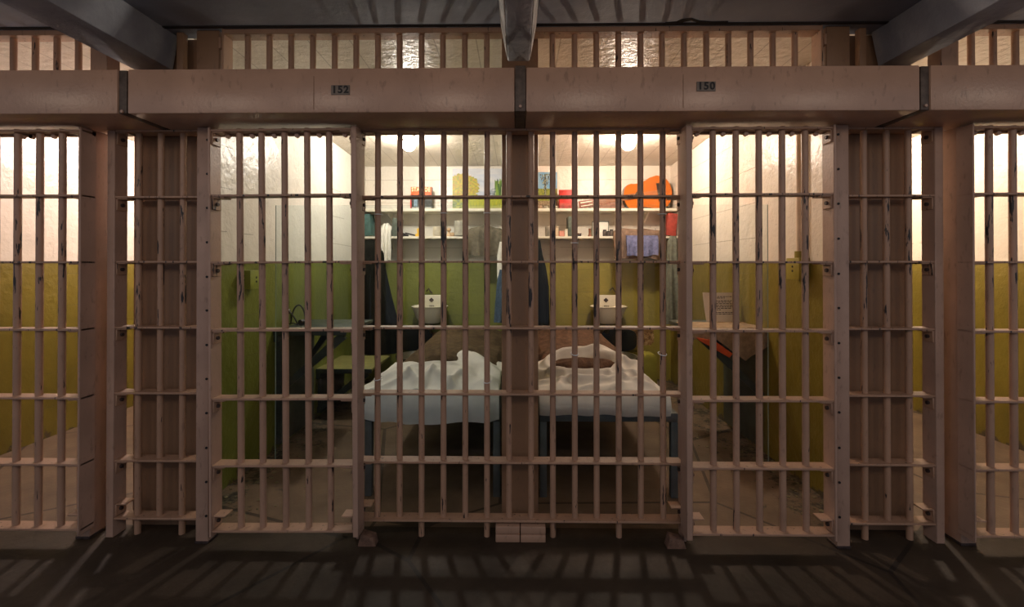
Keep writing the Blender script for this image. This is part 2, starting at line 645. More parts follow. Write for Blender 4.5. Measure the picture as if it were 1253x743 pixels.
# jamb grilles in front of the partition ends
jx0 = wx(131, D_FIX - .03)
grille('jamb_grille', 'narrow grille before the partition plate, beside the far left cell', 'narrow grilles before the partition plates',
       jx0, wx(256, D_FIX), [wx(p, D_FIX) for p in (169.8, 196.8, 224.0, 250.8)], D_FIX, BAR, RAIL_Z, [(jx0, .032, 1, 0)], .075, TOPZ,
       feet=[wx(169.8, D_FIX), wx(224.0, D_FIX)])
jx1 = wx(1154.5, D_FIX - .03)
grille('jamb_grille', 'narrow grille before the partition plate, beside the far right cell', 'narrow grilles before the partition plates',
       wx(1024, D_FIX), jx1, [wx(p, D_FIX) for p in (1030.0, 1057.0, 1084.6, 1111.6)], D_FIX, BAR, RAIL_Z, [(jx1 - .034, .034, -1, 0)], .075, TOPZ,
       feet=[wx(1057.0, D_FIX), wx(1111.6, D_FIX)])

# transom grilles above the header
TZ0, TZ1 = HT + .001, SLAB_Z - .001


def transom(label, pxs, xa, xb, stiles=()):
    root = thing('transom_grille', label, 'bars', ((xa + xb) / 2, D_FIX, TZ0), 'short bar grilles between header and ceiling')
    for p in pxs:
        bx = wx(p, D_FIX, 60)
        part('bar', MB().cyl((bx, D_FIX, TZ0), (bx, D_FIX, TZ1), .0122, 14), BAR, root)
    m = MB().box(xa, xb, D_FIX - .03, D_FIX + .03, TZ1 - .022, TZ1, .002, 1)
    part('rail', m, BAR, root)
    for sx, w in stiles:
        part('stile', MB().box(sx, sx + w, D_FIX - .032, D_FIX + .032, TZ0, TZ1, .002, 1), BAR, root)


xa = wx(277, D_FIX, 60)
transom('short transom bars above number 152', [303.6, 330, 356.5, 383, 409.8, 436, 462.5, 489, 516, 542, 568.8, 595.7], xa, wx(617, D_FIX, 60), [(xa, .008)])
xb = wx(1001, D_FIX, 60)
transom('short transom bars above number 150', [676, 703, 729.6, 756.6, 783.5, 809.9, 836.8, 864, 891, 918, 945.2, 972.2], wx(652, D_FIX, 60), xb, [(xb - .008, .008)])
transom('short transom bars above the far left cell door', [16.9, 43.7, 70.2, 96.3, -10, -37, -64], wx(-90, D_FIX, 60), wx(120, D_FIX, 60), [(wx(119, D_FIX, 60), .07)])
transom('short transom bars above the far right cell door', [1188, 1215, 1242, 1269, 1296, 1323], wx(1164, D_FIX, 60), wx(1345, D_FIX, 60), [(wx(1143, D_FIX, 60), .07)])

# partition end plates
def end_plate(px0, px1, label, b=.003, zt=TZ1):
    x0, x1 = wx(px0, Y_PLATE), wx(px1, Y_PLATE)
    return solo('end_plate', MB().box(x0, x1, Y_PLATE - .007, Y_PLATE + .014, 0, zt, b), PLATE, label, 'plate', 'steel plates capping the partition ends')


end_plate(614, 658.5, 'narrow steel plate capping the middle partition between the two beds')
end_plate(165, 250, 'wide steel plate capping the partition beside the green cell')
end_plate(1024, 1114.5, 'wide steel plate capping the partition beside the olive cell')


# transom jamb boxes above the header over the side partitions
def jamb_box(px0, px1, hole0, hole1, label, br):
    x0, x1 = wx(px0, 1.90, 65), wx(px1, 1.90, 65)
    root = thing('jamb_box', label, 'box', ((x0 + x1) / 2, 1.90, TZ0), 'steel jamb boxes above the header')
    part('panel', MB().box(x0, x1, 1.872, 1.915, TZ0, TZ1, .003), PLATE, root)
    h0, h1 = wx(hole0, 1.90, 65), wx(hole1, 1.90, 65)
    part('side_strip', MB().box(h0, h1, 1.885, 1.915, TZ0, TZ1, .003), PLATE, root)
    bx = x1 if br > 0 else x0
    m = MB().box(bx, bx + br * .010, 1.87, 1.925, TZ1 - .075, TZ1 - .03, .002)
    o = part('bracket', m, BAR, root)
    part('bolt', MB().cyl((bx + br * .008, 1.895, TZ1 - .052), (bx + br * .016, 1.895, TZ1 - .052), .007, 8), HOLE, o)


jamb_box(246, 273, 219, 227, 'brown steel jamb box above the header beside the chipped ceiling beam', 1)
jamb_box(1006, 1034, 1049, 1057, 'brown steel jamb box above the header beside the pale ceiling beam', -1)

# guide posts
def post(x0, x1, y0, y1, label, zt, bolts, bx):
    root = thing('guide_post', label, 'post', ((x0 + x1) / 2, (y0 + y1) / 2, 0), 'door guide posts')
    part('post', MB().box(x0, x1, y0, y1, 0, zt, .0035), POST, root)
    part('foot', MB().box(x0 - .002, x1 + .002, y0 - .002, y1 + .002, 0, .012, .002), BOLT, root)
    for py in bolts:
        z = wz(py, y0)
        part('bolt', MB().cyl((bx, y0 - .003, z), (bx, y0 + .004, z), .0048, 10), HOLE, root)


BP = [170, 212, 254, 296.4, 339, 380.5, 423, 465, 507, 550, 592, 634]
post(wx(240.2, 1.82), wx(255.6, 1.82), 1.82, 1.878, 'slim painted post beside the door of number 152', HB - .002, BP, wx(253.5, 1.82))
post(wx(1023.2, 1.82), wx(1039.3, 1.82), 1.82, 1.878, 'slim painted post beside the door of number 150', HB - .002, [b - 4 for b in BP], wx(1026.0, 1.82))
post(wx(94.8, 1.845), wx(111, 1.845), 1.845, 1.938, 'thick square post at the end of the far left door', HB - .002, [176, 300, 520, 560, 634, 652], wx(98, 1.845))
post(wx(1174.5, 1.845), wx(1192, 1.845), 1.845, 1.938, 'thick square post at the start of the far right door', HB - .002, [190, 214, 460, 595, 634], wx(1188, 1.845))

# ------------------------------------------------------------------ header boxes
def text_mesh(s, size, depth=.001):
    cu = bpy.data.curves.new('lettering', 'FONT')
    cu.body = s
    cu.size = size
    cu.extrude = depth
    cu.align_x = 'CENTER'
    cu.align_y = 'CENTER'
    cu.offset = size * .03
    cu.space_character = 1.18
    o = bpy.data.objects.new('lettering', cu)
    COL.objects.link(o)
    dg = bpy.context.evaluated_depsgraph_get()
    me = bpy.data.meshes.new_from_object(o.evaluated_get(dg))
    bpy.data.objects.remove(o)
    bpy.data.curves.remove(cu)
    return me


def lettering(s, size, c, mat, parent, name='lettering', sx=1.0, yaw=0.0, tilt=0.0, tform=None):
    me = text_mesh(s, size)
    mt = Matrix.Translation(c) @ Matrix.Rotation(yaw, 4, 'Z') @ Matrix.Rotation(R(90) + tilt, 4, 'X') @ Matrix.Diagonal((sx, 1, 1, 1))
    me.transform(mt)
    mb = MB()
    mb.bm.from_mesh(me)
    bpy.data.meshes.remove(me)
    return part(name, mb, mat, parent)


BLACKP = flat('black_paint', (.012, .009, .009), .5)
PLATED = flat('number_plate_grey', (.17, .14, .115), .5, .1)


def header(x0, x1, label, num=None, npx=None, npy=None, seam=None):
    root = thing('header_box', label, 'beam', ((x0 + x1) / 2, HY0, HB), 'steel header boxes over the doors')
    part('box', MB().box(x0, x1, HY0, HY1, HB, HT, .006, 2), HEAD, root)
    part('bottom_lip', MB().box(x0 + .002, x1 - .002, HY0 + .012, HY1 - .01, HB - .0, HB + .012, .001), HEAD, root) if False else None
    if num:
        c = W(npx, npy, HY0)
        p = MB().box(c.x - .034, c.x + .034, HY0 - .0035, HY0 + .001, c.z - .0175, c.z + .0175, .001)
        po = part('number_plate', p, PLATED, root, label='small dark plate reading ' + num)
        lettering(num, .037, Vector((c.x, HY0 - .0042, c.z)), BLACKP, po, 'numerals')
    if seam:
        c = W(seam, 110, HY0)
        part('seam', MB().box(c.x - .0012, c.x + .0012, HY0 - .001, HY0 + .004, HB + .012, HT - .03), PLATE, root)
    return root


hxl, hxm0, hxm1, hxr = wx(153.5, HY0), wx(630, HY0), wx(643.5, HY0), wx(1128.5, HY0)
header(-2.75, hxl - .034, 'plain steel header box over the far left door')
header(hxl + .004, hxm0, 'steel header box with the number plate 152', '152', 416.8, 110.4, 384)
header(hxm1, hxr - .004, 'steel header box with the number plate 150', '150', 863.8, 106, 836)
header(hxr + .034, 2.75, 'plain steel header box over the far right door')


def strap(x0, x1, zb, zt, label, bz, y0=HY0 - .004):
    root = thing('joint_strap', label, 'strap', ((x0 + x1) / 2, y0, zb), 'dark joint straps between the header boxes')
    part('strap', MB().box(x0, x1, y0, HY1 - .01, zb, zt, .002), STRAP, root)
    c = ((x0 + x1) / 2)
    part('bolt', MB().cyl((c, y0 - .006, bz), (c, y0 + .002, bz), .0055, 8), POST, root)


strap(hxm0 + .001, hxm1 - .001, HB + .001, HT + .004, 'dark iron strap between the plates 152 and 150', wz(131, HY0))
strap(hxl - .033, hxl - .003, HB + .003, HT - .002, 'dark iron strap at the header joint by the chipped beam', wz(134, HY0), HY0 + .006)
strap(hxr + .003, hxr + .033, HB + .003, HT - .002, 'dark iron strap at the header joint by the pale beam', wz(131, HY0), HY0 + .006)

# floor blocks under the middle post
for a, b, lab in ((606.5, 636.0, 'left of the pair of painted steel stop blocks on the floor'), (637.0, 667.5, 'right of the pair of painted steel stop blocks on the floor')):
    x0, x1 = wx(a, 1.85), wx(b, 1.85)
    root = thing('stop_block', lab, 'block', ((x0 + x1) / 2, 1.85, 0), 'stop blocks below the middle post')
    part('lower_bar', MB().box(x0, x1, 1.845, 1.90, 0, .030, .003), DOORP, root)
    part('upper_bar', MB().box(x0, x1, 1.848, 1.90, .032, .062, .003), DOORP, root)
for px0, px1, lab in ((441, 463, 'rusty stop wedge at the foot of the green cell door'), (813, 836, 'rusty stop wedge at the foot of the olive cell door')):
    x0, x1 = wx(px0, 1.84), wx(px1, 1.84)
    m = MB().prism([(x0, 0), (x1, 0), (x1 - .01, .034), (x0 + .012, .048)], 1.81, 1.852, .002)
    solo('stop_wedge', m, flat('rusty_wedge' if px0 < 600 else 'rusty_wedge_b', (.16, .09, .06), .8, 0, .4, 50, .004), lab, 'wedge')

# ------------------------------------------------------------------ acrylic sheets
def acrylic():
    t = NT('clear_acrylic')
    fr = t.n('ShaderNodeFresnel'); fr.inputs['IOR'].default_value = 1.27
    tr = t.n('ShaderNodeBsdfTransparent'); tr.inputs['Color'].default_value = (.93, .965, .97, 1)
    gl = t.n('ShaderNodeBsdfGlossy'); gl.inputs['Roughness'].default_value = .03
    gl.inputs['Color'].default_value = (.95, .97, 1, 1)
    mx = t.n('ShaderNodeMixShader')
    t.l(fr.outputs[0], mx.inputs[0]); t.l(tr.outputs[0], mx.inputs[1]); t.l(gl.outputs[0], mx.inputs[2])
    t.l(mx.outputs[0], t.out.inputs['Surface'])
    return t.m


ACR = acrylic()
EDGE = flat('acrylic_edge', (.20, .25, .21), .3)


def sheet(pxa, pxb, edge_at, label, ties):
    y = 1.925
    x0, x1 = wx(pxa, y), wx(pxb, y)
    z1, z0 = wz(251, y), wz(565, y)
    root = thing('acrylic_sheet', label, 'sheet', ((x0 + x1) / 2, y, z0), 'clear acrylic sheets tied behind the bars')
    part('pane', MB().box(x0, x1, y - .002, y + .002, z0, z1), ACR, root)
    ex = x0 if edge_at == 0 else x1
    part('edge', MB().box(ex - .0007, ex + .0007, y - .0022, y + .0022, z0, z1), EDGE, root, label='pale cut edge')
    for px, py in ties:
        bx, bz = wx(px, D_FIX), wz(py, D_FIX)
        pts = [(bx + .0150 * math.cos(a), (D_FIX + y) / 2 - .009 + .031 * math.sin(a), bz + .002 * math.sin(a)) for a in [2 * PI * k / 18 for k in range(18)]]
        part('cable_tie', MB().tube(pts, .0022, 6, True), CABLE, root)


sheet(337.5, 613, 0, 'clear acrylic sheet tied behind the bars in front of the green cell bed', [(462.4, 464), (596, 467), (462.4, 262), (542.9, 260.5), (596, 260.5)])
sheet(658, 939.5, 1, 'clear acrylic sheet tied behind the bars in front of the olive cell bed', [(703.2, 433), (811, 433), (703.2, 297), (811, 262)])

# ------------------------------------------------------------------ lamps
def bulb_mat(name, c, s):
    t = NT(name)
    t.b.inputs['Base Color'].default_value = (1, 1, 1, 1)
    t.b.inputs['Emission Color'].default_value = (*c, 1)
    t.b.inputs['Emission Strength'].default_value = s
    return t.m


SOCK = flat('socket_porcelain', (.7, .68, .62), .3)
BULB = 450.0


def lamp(x, y, c, s, label):
    zc = ceil_z(y)
    root = thing('ceiling_lamp', label, 'lamp', (x, y, zc), 'bare bulbs on the cell ceilings')
    part('socket', MB().lathe([(.050, .0), (.050, -.010), (.030, -.014), (.026, -.022), (.020, -.024)], (x, y, zc), 20), SOCK, root)
    part('bulb', MB().sphere((x, y, zc - .066), .050, (1, 1, 1.0), 20, 14), bulb_mat('glowing_bulb', c, s), root)


lamp(wx(500, 3.45), 3.45, (1, .90, .78), BULB * .84, 'bare glowing bulb on the ceiling of the green cell')
lamp(wx(769, 3.45), 3.45, (1, .80, .64), BULB, 'bare glowing bulb on the ceiling of the olive cell')
lamp(-2.32, 3.45, (1, .83, .78), BULB * 1.5, 'bare glowing bulb hidden in the far left cell')
lamp(2.34, 3.45, (1, .82, .66), BULB * 1.5, 'bare glowing bulb hidden in the far right cell')

# ------------------------------------------------------------------ cell furniture
YS = 4.18                          # front edge of the wall shelves
SHELFM = flat('shelf_white_paint', (.78, .72, .60), .5, 0, .08, 10)
ZU0, ZU1 = wz(258.5, YS), wz(255, YS)
ZL0, ZL1 = wz(292.0, YS), wz(289.2, YS)


def shelf(x0, x1, z0, z1, label, group):
    root = thing('wall_shelf', label, 'shelf', ((x0 + x1) / 2, Y_BACK, z0), group)
    part('board', MB().box(x0, x1, YS, Y_BACK - .001, z0, z1, .003), SHELFM, root)
    for k in (.18, .82):
        x = x0 + (x1 - x0) * k
        part('bracket', MB().prism_x([(Y_BACK - .001, z0), (YS + .05, z0), (Y_BACK - .001, z0 - .09)], x - .008, x + .008), SHELFM, root)


for xa_, xb_, nm in ((-XW + .002, -.058, 'green'), (.078, XW - .002, 'olive')):
    shelf(xa_, xb_, ZU0, ZU1, 'upper white wall shelf in the %s cell, %s' % (nm, 'under the landscape painting' if nm == 'green' else 'under the guitar'), 'upper wall shelves')
    shelf(xa_, xb_, ZL0, ZL1, 'lower white wall shelf in the %s cell, above the sink' % nm, 'lower wall shelves')


def U(px, py, d):
    return W(px, py, d)


# paintings ----------------------------------------------------------
def vcol_mat(name, rough=.45):
    t = NT(name)
    a = t.n('ShaderNodeVertexColor')
    a.layer_name = 'Col'
    t.l(a.outputs['Color'], t.b.inputs['Base Color'])
    t.b.inputs['Roughness'].default_value = rough
    return t.m


CANV = vcol_mat('oil_paint')
CANV_SIDE = flat('canvas_edge', (.7, .66, .56), .7)


def picture(name, label, x0, x1, y, z0, z1, fn, nu=96, nv=84, th=.018, lean=.02):
    root = thing(name, label, 'painting', ((x0 + x1) / 2, y, z0))
    m = MB().box(x0, x1, y + .0008, y + th, z0, z1)
    o = part('canvas', m, CANV_SIDE, root)
    me = bpy.data.meshes.new('painted_face')
    vs, fs, cols = [], [], []
    for j in range(nv + 1):
        for i in range(nu + 1):
            u, v = i / nu, j / nv
            vs.append((x0 + (x1 - x0) * u, y, z0 + (z1 - z0) * v))
            cols.append(tuple(.72 * k for k in fn(u, v)))
    for j in range(nv):
        for i in range(nu):
            a = j * (nu + 1) + i
            fs.append((a, a + 1, a + nu + 2, a + nu + 1))
    off = root.location
    me.from_pydata([Vector(p) - off for p in vs], [], fs)
    at = me.color_attributes.new('Col', 'FLOAT_COLOR', 'POINT')
    for i, c in enumerate(cols):
        at.data[i].color = (*c, 1)
    me.materials.append(CANV)
    f = bpy.data.objects.new('painted_face', me)
    COL.objects.link(f)
    f.parent = root
    root.rotation_euler = (-lean, 0, 0)
    return root


def lerp(a, b, t):
    t = max(0, min(1, t))
    return tuple(x + (y - x) * t for x, y in zip(a, b))


def p_field(u, v):
    n1 = n2(u * 5, v * 6, 1)
    nf = n2(u * 26, v * 26, 3)
    ns = n2(u * 40, v * 9, 5)
    sky = lerp((.62, .68, .80), (.42, .50, .68), .5 + n1 + .5 * math.sin(v * 22 + n1 * 4))
    sky = lerp(sky, (.80, .80, .80), .6 if v > .86 else (.35 + n1))
    c = sky
    if v < .34 + .01 * nf:                                 # field
        c = lerp((.50, .50, .02), (.30, .38, .03), .5 + ns)
        c = lerp(c, (.72, .66, .30), (0.12 - v) * 9)
    d = ((u - .16) / .30) ** 2 + ((v - .55) / .33) ** 2     # round yellow tree
    if d < 1 + .35 * nf and v > .20:
        c = lerp((.62, .50, .03), (.28, .34, .04), .5 + nf * 1.4)
        if n2(u * 45, v * 45, 9) > .28: c = (.58, .22, .06)
    if u > .72 and .32 < v < .72 + .08 * ns:                # green poplars
        s = n2(u * 34, v * 3, 12)
        c = lerp((.26, .44, .06), (.05, .13, .03), .5 + s * 1.6)
        if n2(u * 60, v * 5, 15) > .33: c = (.66, .68, .40)
    if .55 < u < .74 and .36 < v < .50 + .1 * n1:
        c = lerp(c, (.10, .16, .16), .5 + nf)
    if u < .24 and v < .30 and n2(u * 16, v * 30, 20) > -.05:
        c = lerp((.06, .14, .03), (.30, .36, .12), .5 + nf)
    return c


def p_tree(u, v):
    nf = n2(u * 24, v * 24, 33)
    n1 = n2(u * 5, v * 5, 35)
    c = lerp((.16, .40, .66), (.34, .56, .72), .4 + n1)
    if v < .56:
        c = lerp((.36, .34, .02), (.13, .20, .02), .5 + 1.3 * nf)
    if v < .25:
        c = lerp((.44, .34, .18), (.20, .12, .06), .5 + nf)
    dx = abs(u - .58)
    if .35 < v < .95 and dx < .03 + .42 * max(0, v - .52) and (nf > -.02 or dx < .03):
        c = (.05, .06, .05) if n2(u * 40, v * 30, 41) > -.1 else (.42, .44, .26)
    return c


p0, p1 = U(553.5, 255, 4.33), U(617, 204.5, 4.33)
picture('landscape_painting', 'unframed painting of a yellow tree and green field on the shelf', p0.x, -.066, 4.335, ZU1 + .0015, ZU1 + .40, p_field)
p0, p1 = U(655, 254, 4.33), U(682, 208, 4.33)
picture('landscape_painting', 'small painting of a bare dark tree under blue sky', .078 + .03, p1.x, 4.335, ZU1 + .0015, ZU1 + .365, p_tree, 60, 72)


# books ---------------------------------------------------------------
PAGES = flat('paper_pages', (.74, .68, .55), .8, 0, .1, 90)


def book(px0, px1, py0, d, label, mat, thick=None, lean=0.0, name='book', zbase=None, depth=.15, facing=True, group=None):
    """upright book on a shelf, px0..px1 wide as seen"""
    z0 = zbase
    x0, x1 = wx(px0, d), wx(px1, d)
    z1 = wz(py0, d)
    root = thing(name, label, 'book', ((x0 + x1) / 2, d, z0), group)
    t = depth
    part('cover', MB().box(x0, x0 + .004, d, d + t, z0, z1, .001).box(x1 - .004, x1, d, d + t, z0, z1, .001).box(x0, x1, d - .001, d + .004, z0, z1, .001), mat, root)
    part('pages', MB().box(x0 + .0045, x1 - .0045, d + .0045, d + t - .006, z0 + .004, z1 - .005), PAGES, root)
    root.rotation_euler = (0, lean, 0)
    if lean:
        w = (x1 - x0) / 2
        root.location.z += w * math.sin(abs(lean)) + .001
    return root


TEAL = flat('teal_cloth_cover', (.055, .12, .11), .6, 0, .35, 30)
GREY_G = flat('grey_green_cover', (.10, .115, .09), .6, 0, .35, 30)
RED = flat('red_cover', (.50, .03, .022), .45, 0, .2, 30)
REDP = flat('faded_red_cover', (.36, .05, .035), .5, 0, .35, 24)
book(442.5, 454.5, 262.5, 4.20, 'leaning teal book at the end of the lower shelf', TEAL, lean=-.10, zbase=ZL1 + .001)
book(479.2, 487.5, 267.0, 4.20, 'narrow grey green book beside the white cloth on the shelf', GREY_G, lean=.05, zbase=ZL1 + .001)
book(695.3, 702.3, 265.0, 4.20, 'narrow dark green book upright on the lower shelf in the olive cell', GREY_G, zbase=ZL1 + .001)
book(815.5, 827.0, 262.0, 4.20, 'faded red book leaning below the guitar body', REDP, lean=.10, zbase=ZL1 + .001)
# red book standing face out beside the small painting
x0, x1 = wx(684.2, 4.28), wx(703, 4.28)
root = thing('book', 'bright red book facing out beside the bare tree painting', 'book', ((x0 + x1) / 2, 4.28, ZU1))
z1 = wz(232.5, 4.28)
part('cover', MB().box(x0, x1, 4.275, 4.279, ZU1 + .001, z1, .002).box(x0, x1, 4.303, 4.307, ZU1 + .001, z1, .002).box(x0, x0 + .004, 4.275, 4.307, ZU1 + .001, z1), RED, root)
part('pages', MB().box(x0 + .005, x1 - .004, 4.28, 4.302, ZU1 + .004, z1 - .004), PAGES, root)
part('cover_band', MB().box(x0 + .006, x1 - .006, 4.2735, 4.2752, ZU1 + .012, ZU1 + .06), REDP, root, label='pale pink lower band')

# boxed game with lettering on the upper shelf
x0, x1 = wx(502.5, 4.26), wx(528.3, 4.26)
zt = wz(228.5, 4.26)
zc = wz(238.5, 4.26)
root = thing('magazine_box', 'orange red lettered box on the upper shelf in the green cell', 'box', ((x0 + x1) / 2, 4.26, ZU1))
DK = flat('dark_print', (.045, .05, .05), .5, 0, .5, 40)
body = part('body', MB().box(x0, x1, 4.26, 4.31, ZU1 + .001, zt, .002), DK, root)
part('title_panel', MB().box(x0 + .002, x1 - .002, 4.2575, 4.2602, zc, zt - .001), flat('orange_red_print', (.80, .13, .03), .45, 0, .25, 30), root, label='orange red title panel')
part('edge_strip', MB().box(x0 - .004, x0 + .006, 4.258, 4.2605, ZU1 + .012, zc - .004), RED, root, label='red strip')
part('photo_panel', MB().box(x0 + .03, x0 + .062, 4.2575, 4.2602, ZU1 + .03, zc - .006), flat('blue_grey_print', (.16, .25, .32), .5, 0, .4, 60), root)
part('base_band', MB().box(x0 + .01, x1 - .004, 4.2575, 4.2602, ZU1 + .006, ZU1 + .024), flat('grey_print', (.32, .32, .30), .5, 0, .3, 60), root)
WHITEP = flat('cream_print', (.95, .80, .48), .5)
lettering('STA', .052, Vector((x0 + .045, 4.2565, (zc + zt) / 2 + .012)), WHITEP, root, 'title', sx=.72)
lettering('OE', .052, Vector((x1 - .042, 4.2565, (zc + zt) / 2 + .010)), WHITEP, root, 'title', sx=.72)

# guitar --------------------------------------------------------------
GT = flat('guitar_top_orange', (.50, .125, .010), .22, 0, .06, 8)
GS = flat('guitar_side_brown', (.06, .025, .012), .25, 0, .2, 10)
GN = flat('guitar_neck_brown', (.20, .06, .016), .35, 0, .2, 20)
GH = flat('guitar_head_brown', (.17, .045, .02), .35, 0, .2, 20)
IV = flat('ivory_peg', (.85, .80, .66), .3)
dg_ = 4.27
gc = U(798, 235.5, dg_)
sc_ = dg_ / F
ax = Vector((U(716, 248.5, dg_) - gc)).normalized()   # along the neck
vv = Vector((-ax.z, 0, ax.x))
if vv.z < 0: vv = -vv


def gp(u, v, y):
    q = gc + ax * u + vv * v
    return (q.x, y, q.z)


def gprof(t):
    """half width along the body, t 0 (tail) to 1 (neck joint)"""
    pts = [(0, 0), (.015, .05), (.06, .10), (.15, .142), (.27, .158), (.40, .150), (.52, .127), (.62, .113), (.72, .112), (.82, .118), (.90, .112), (.96, .085), (.99, .045), (1, 0)]
    for (a, x), (b, y) in zip(pts, pts[1:]):
        if a <= t <= b:
            k = (t - a) / (b - a)
            return x + (y - x) * (k * k * (3 - 2 * k) if .1 < t < .9 else k)
    return 0


GL0, GL1 = -.185, .265
outl = []
NT_ = 60
for i in range(NT_ + 1):
    t = .5 - .5 * math.cos(PI * i / NT_)
    outl.append((GL0 + (GL1 - GL0) * t, gprof(t)))
outline = outl + [(u, -w) for u, w in outl[-2:0:-1]]
root = thing('guitar', 'orange acoustic guitar lying on its side on the upper shelf', 'guitar', (gc.x, dg_, ZU1))
lowest = min(gp(u, v, 0)[2] for u, v in outline)
gc.z += (ZU1 + .002) - lowest
m = MB()
m.loft([[gp(u, v, dg_ + .002) for u, v in outline], [gp(u, v, dg_ + .085) for u, v in outline]])
body = part('body', m, GS, root)
m = MB()
m.loft([[gp(u, v, dg_ - .002) for u, v in outline], [gp(u * .999, v, dg_ + .003) for u, v in outline]])
part('soundboard', m, GT, root, label='orange front')
m = MB(); ct = gp(.12, 0, 0)
m.cyl((ct[0], dg_ - .003, ct[2]), (ct[0], dg_ + .001, ct[2]), .042, 28)
part('sound_hole', m, BLACKP, root)


def gbar(u0, u1, v0, v1, y0, y1):
    return MB().loft([[gp(u0, v0, y0), gp(u1, v0, y0), gp(u1, v1, y0), gp(u0, v1, y0)], [gp(u0, v0, y1), gp(u1, v0, y1), gp(u1, v1, y1), gp(u0, v1, y1)]])


part('bridge', gbar(-.075, -.050, -.085, .085, dg_ - .012, dg_ - .001), BLACKP, root)
part('neck', gbar(.165, .545, -.026, .026, dg_ - .012, dg_ + .012), GN, root)
hd = part('headstock', gbar(.545, .69, -.034, .034, dg_ - .004, dg_ + .014), GH, root)
for s in (-1, 1):
    part('tuner_slot', gbar(.565, .675, s * .016 - .004, s * .016 + .004, dg_ - .006, dg_ - .003), IV, hd)
    for k in range(3):
        a = gp(.575 + .04 * k, s * .034, dg_ + .005); b = gp(.575 + .04 * k, s * .048, dg_ + .005)
        part('tuning_peg', MB().cyl(a, b, .006, 8), IV, hd)
for k in range(6):
    v = -.018 + k * .0072
    a, b = gp(-.06, v, dg_ - .013), gp(.60, v, dg_ - .013)
    part('string', MB().cyl(a, b, .0007, 5), flat('nylon' + 'abcdef'[k], (.6, .5, .35), .3), root)

# cloth lying under the guitar neck
def heap(name, label, cat, mat, x0, x1, y0, y1, zb, hf, n=30, th=None, group=None):
    rows = []
    for i in range(n + 1):
        r = []
        for j in range(n + 1):
            u, v = i / n, j / n
            e = min(1, 6 * min(u, 1 - u, v, 1 - v))
            r.append((x0 + (x1 - x0) * u, y0 + (y1 - y0) * v, zb + .004 + hf(u, v) * math.sqrt(max(0, e))))
        rows.append(r)
    m = MB()
    bm = m.bm
    a = [[bm.verts.new(p) for p in row] for row in rows]
    b = [[bm.verts.new((p[0], p[1], zb)) for p in row] for row in rows]
    for i in range(n):
        for j in range(n):
            bm.faces.new((a[i][j], a[i + 1][j], a[i + 1][j + 1], a[i][j + 1]))
            bm.faces.new((b[i][j], b[i][j + 1], b[i + 1][j + 1], b[i + 1][j]))
    for i in range(n):
        bm.faces.new((a[i][0], b[i][0], b[i + 1][0], a[i + 1][0])); bm.faces.new((a[i][n], a[i + 1][n], b[i + 1][n], b[i][n]))
        bm.faces.new((a[0][i], a[0][i + 1], b[0][i + 1], b[0][i])); bm.faces.new((a[n][i], b[n][i], b[n][i + 1], a[n][i + 1]))
    return solo(name, m, mat, label, cat, group, ang=70)


TAUPE = flat('taupe_wool', (.20, .145, .105), .9, 0, .25, 40, .004)
MAUVE = flat('mauve_cloth', (.24, .13, .095), .9, 0, .25, 40, .004)
heap('folded_cloth', 'mauve folded cloth under the guitar neck', 'cloth', MAUVE, wx(731, 4.2), wx(764, 4.2), 4.195, 4.25, ZU1 + .001,
     lambda u, v: .030 + .028 * u + .012 * n2(u * 5, v * 3, 3))

# towels hung over the lower shelf ------------------------------------
def towel(px0, px1, top_py, bot_py, mat, label, seed, name='towel', hump=.05, yoff=0.0, xsh=0.0, group=None):
    x0, x1 = wx(px0, YS), wx(px1, YS)
    zt, zb = wz(top_py, YS), wz(bot_py, YS)
    nu, prof = 44, []
    base = ZL1
    rows = []
    for i in range(nu + 1):
        u = i / nu
        h = (zt - base) * (.80 + .25 * n2(u * 3.1, seed)) * (1 - .35 * abs(2 * u - 1) ** 3)
        ln = zb + .018 * n2(u * 4, seed + 3)
        rip = .010 * math.sin(u * 19 + seed) + .008 * n2(u * 9, seed + 7)
        pts = []
        for k in range(20):
            t = k / 19
            if t < .32:
                q = t / .32
                y = YS + .15 - .13 * q
                z = base + .004 + h * math.sin(PI * .5 * min(1, q * 1.5))
            elif t < .5:
                q = (t - .32) / .18
                y = YS + .02 - (.045 + rip * .5) * math.sin(q * PI / 2)
                z = base + .004 + h * math.cos(q * PI / 2) * .9 + h * .1 - .006 * q
            else:
                q = (t - .5) / .5
                y = YS - .025 - rip * (.5 + q)
                z = (base + h * .1 - .002) * (1 - q) + ln * q
            pts.append((x0 + (x1 - x0) * (u + .012 * math.sin(t * 9 + u * 14)) + xsh * t, y + yoff, z))
        rows.append(pts)
    m = MB()
    bm = m.bm
    a = [[bm.verts.new(p) for p in r] for r in rows]
    b = []
    for r in rows:
        q = []
        for k, p in enumerate(r):
            t = k / 19
            if t < .42:
                q.append(bm.verts.new((p[0], p[1] + .004, max(base + .0015, p[2] - .018))))
            else:
                q.append(bm.verts.new((p[0], min(p[1] + .016, YS - .0015 + yoff), p[2] + (0 if t > .5 else .002))))
        b.append(q)
    K = 20
    for i in range(nu):
        for k in range(K - 1):
            bm.faces.new((a[i][k], a[i + 1][k], a[i + 1][k + 1], a[i][k + 1]))
            bm.faces.new((b[i][k], b[i][k + 1], b[i + 1][k + 1], b[i + 1][k]))
        bm.faces.new((a[i][0], b[i][0], b[i + 1][0], a[i + 1][0]))
        bm.faces.new((a[i][-1], a[i + 1][-1], b[i + 1][-1], b[i][-1]))
    for k in range(K - 1):
        bm.faces.new((a[0][k], a[0][k + 1], b[0][k + 1], b[0][k]))
        bm.faces.new((a[-1][k], b[-1][k], b[-1][k + 1], a[-1][k + 1]))
    return solo(name, m, mat, label, 'towel', group, ang=60)


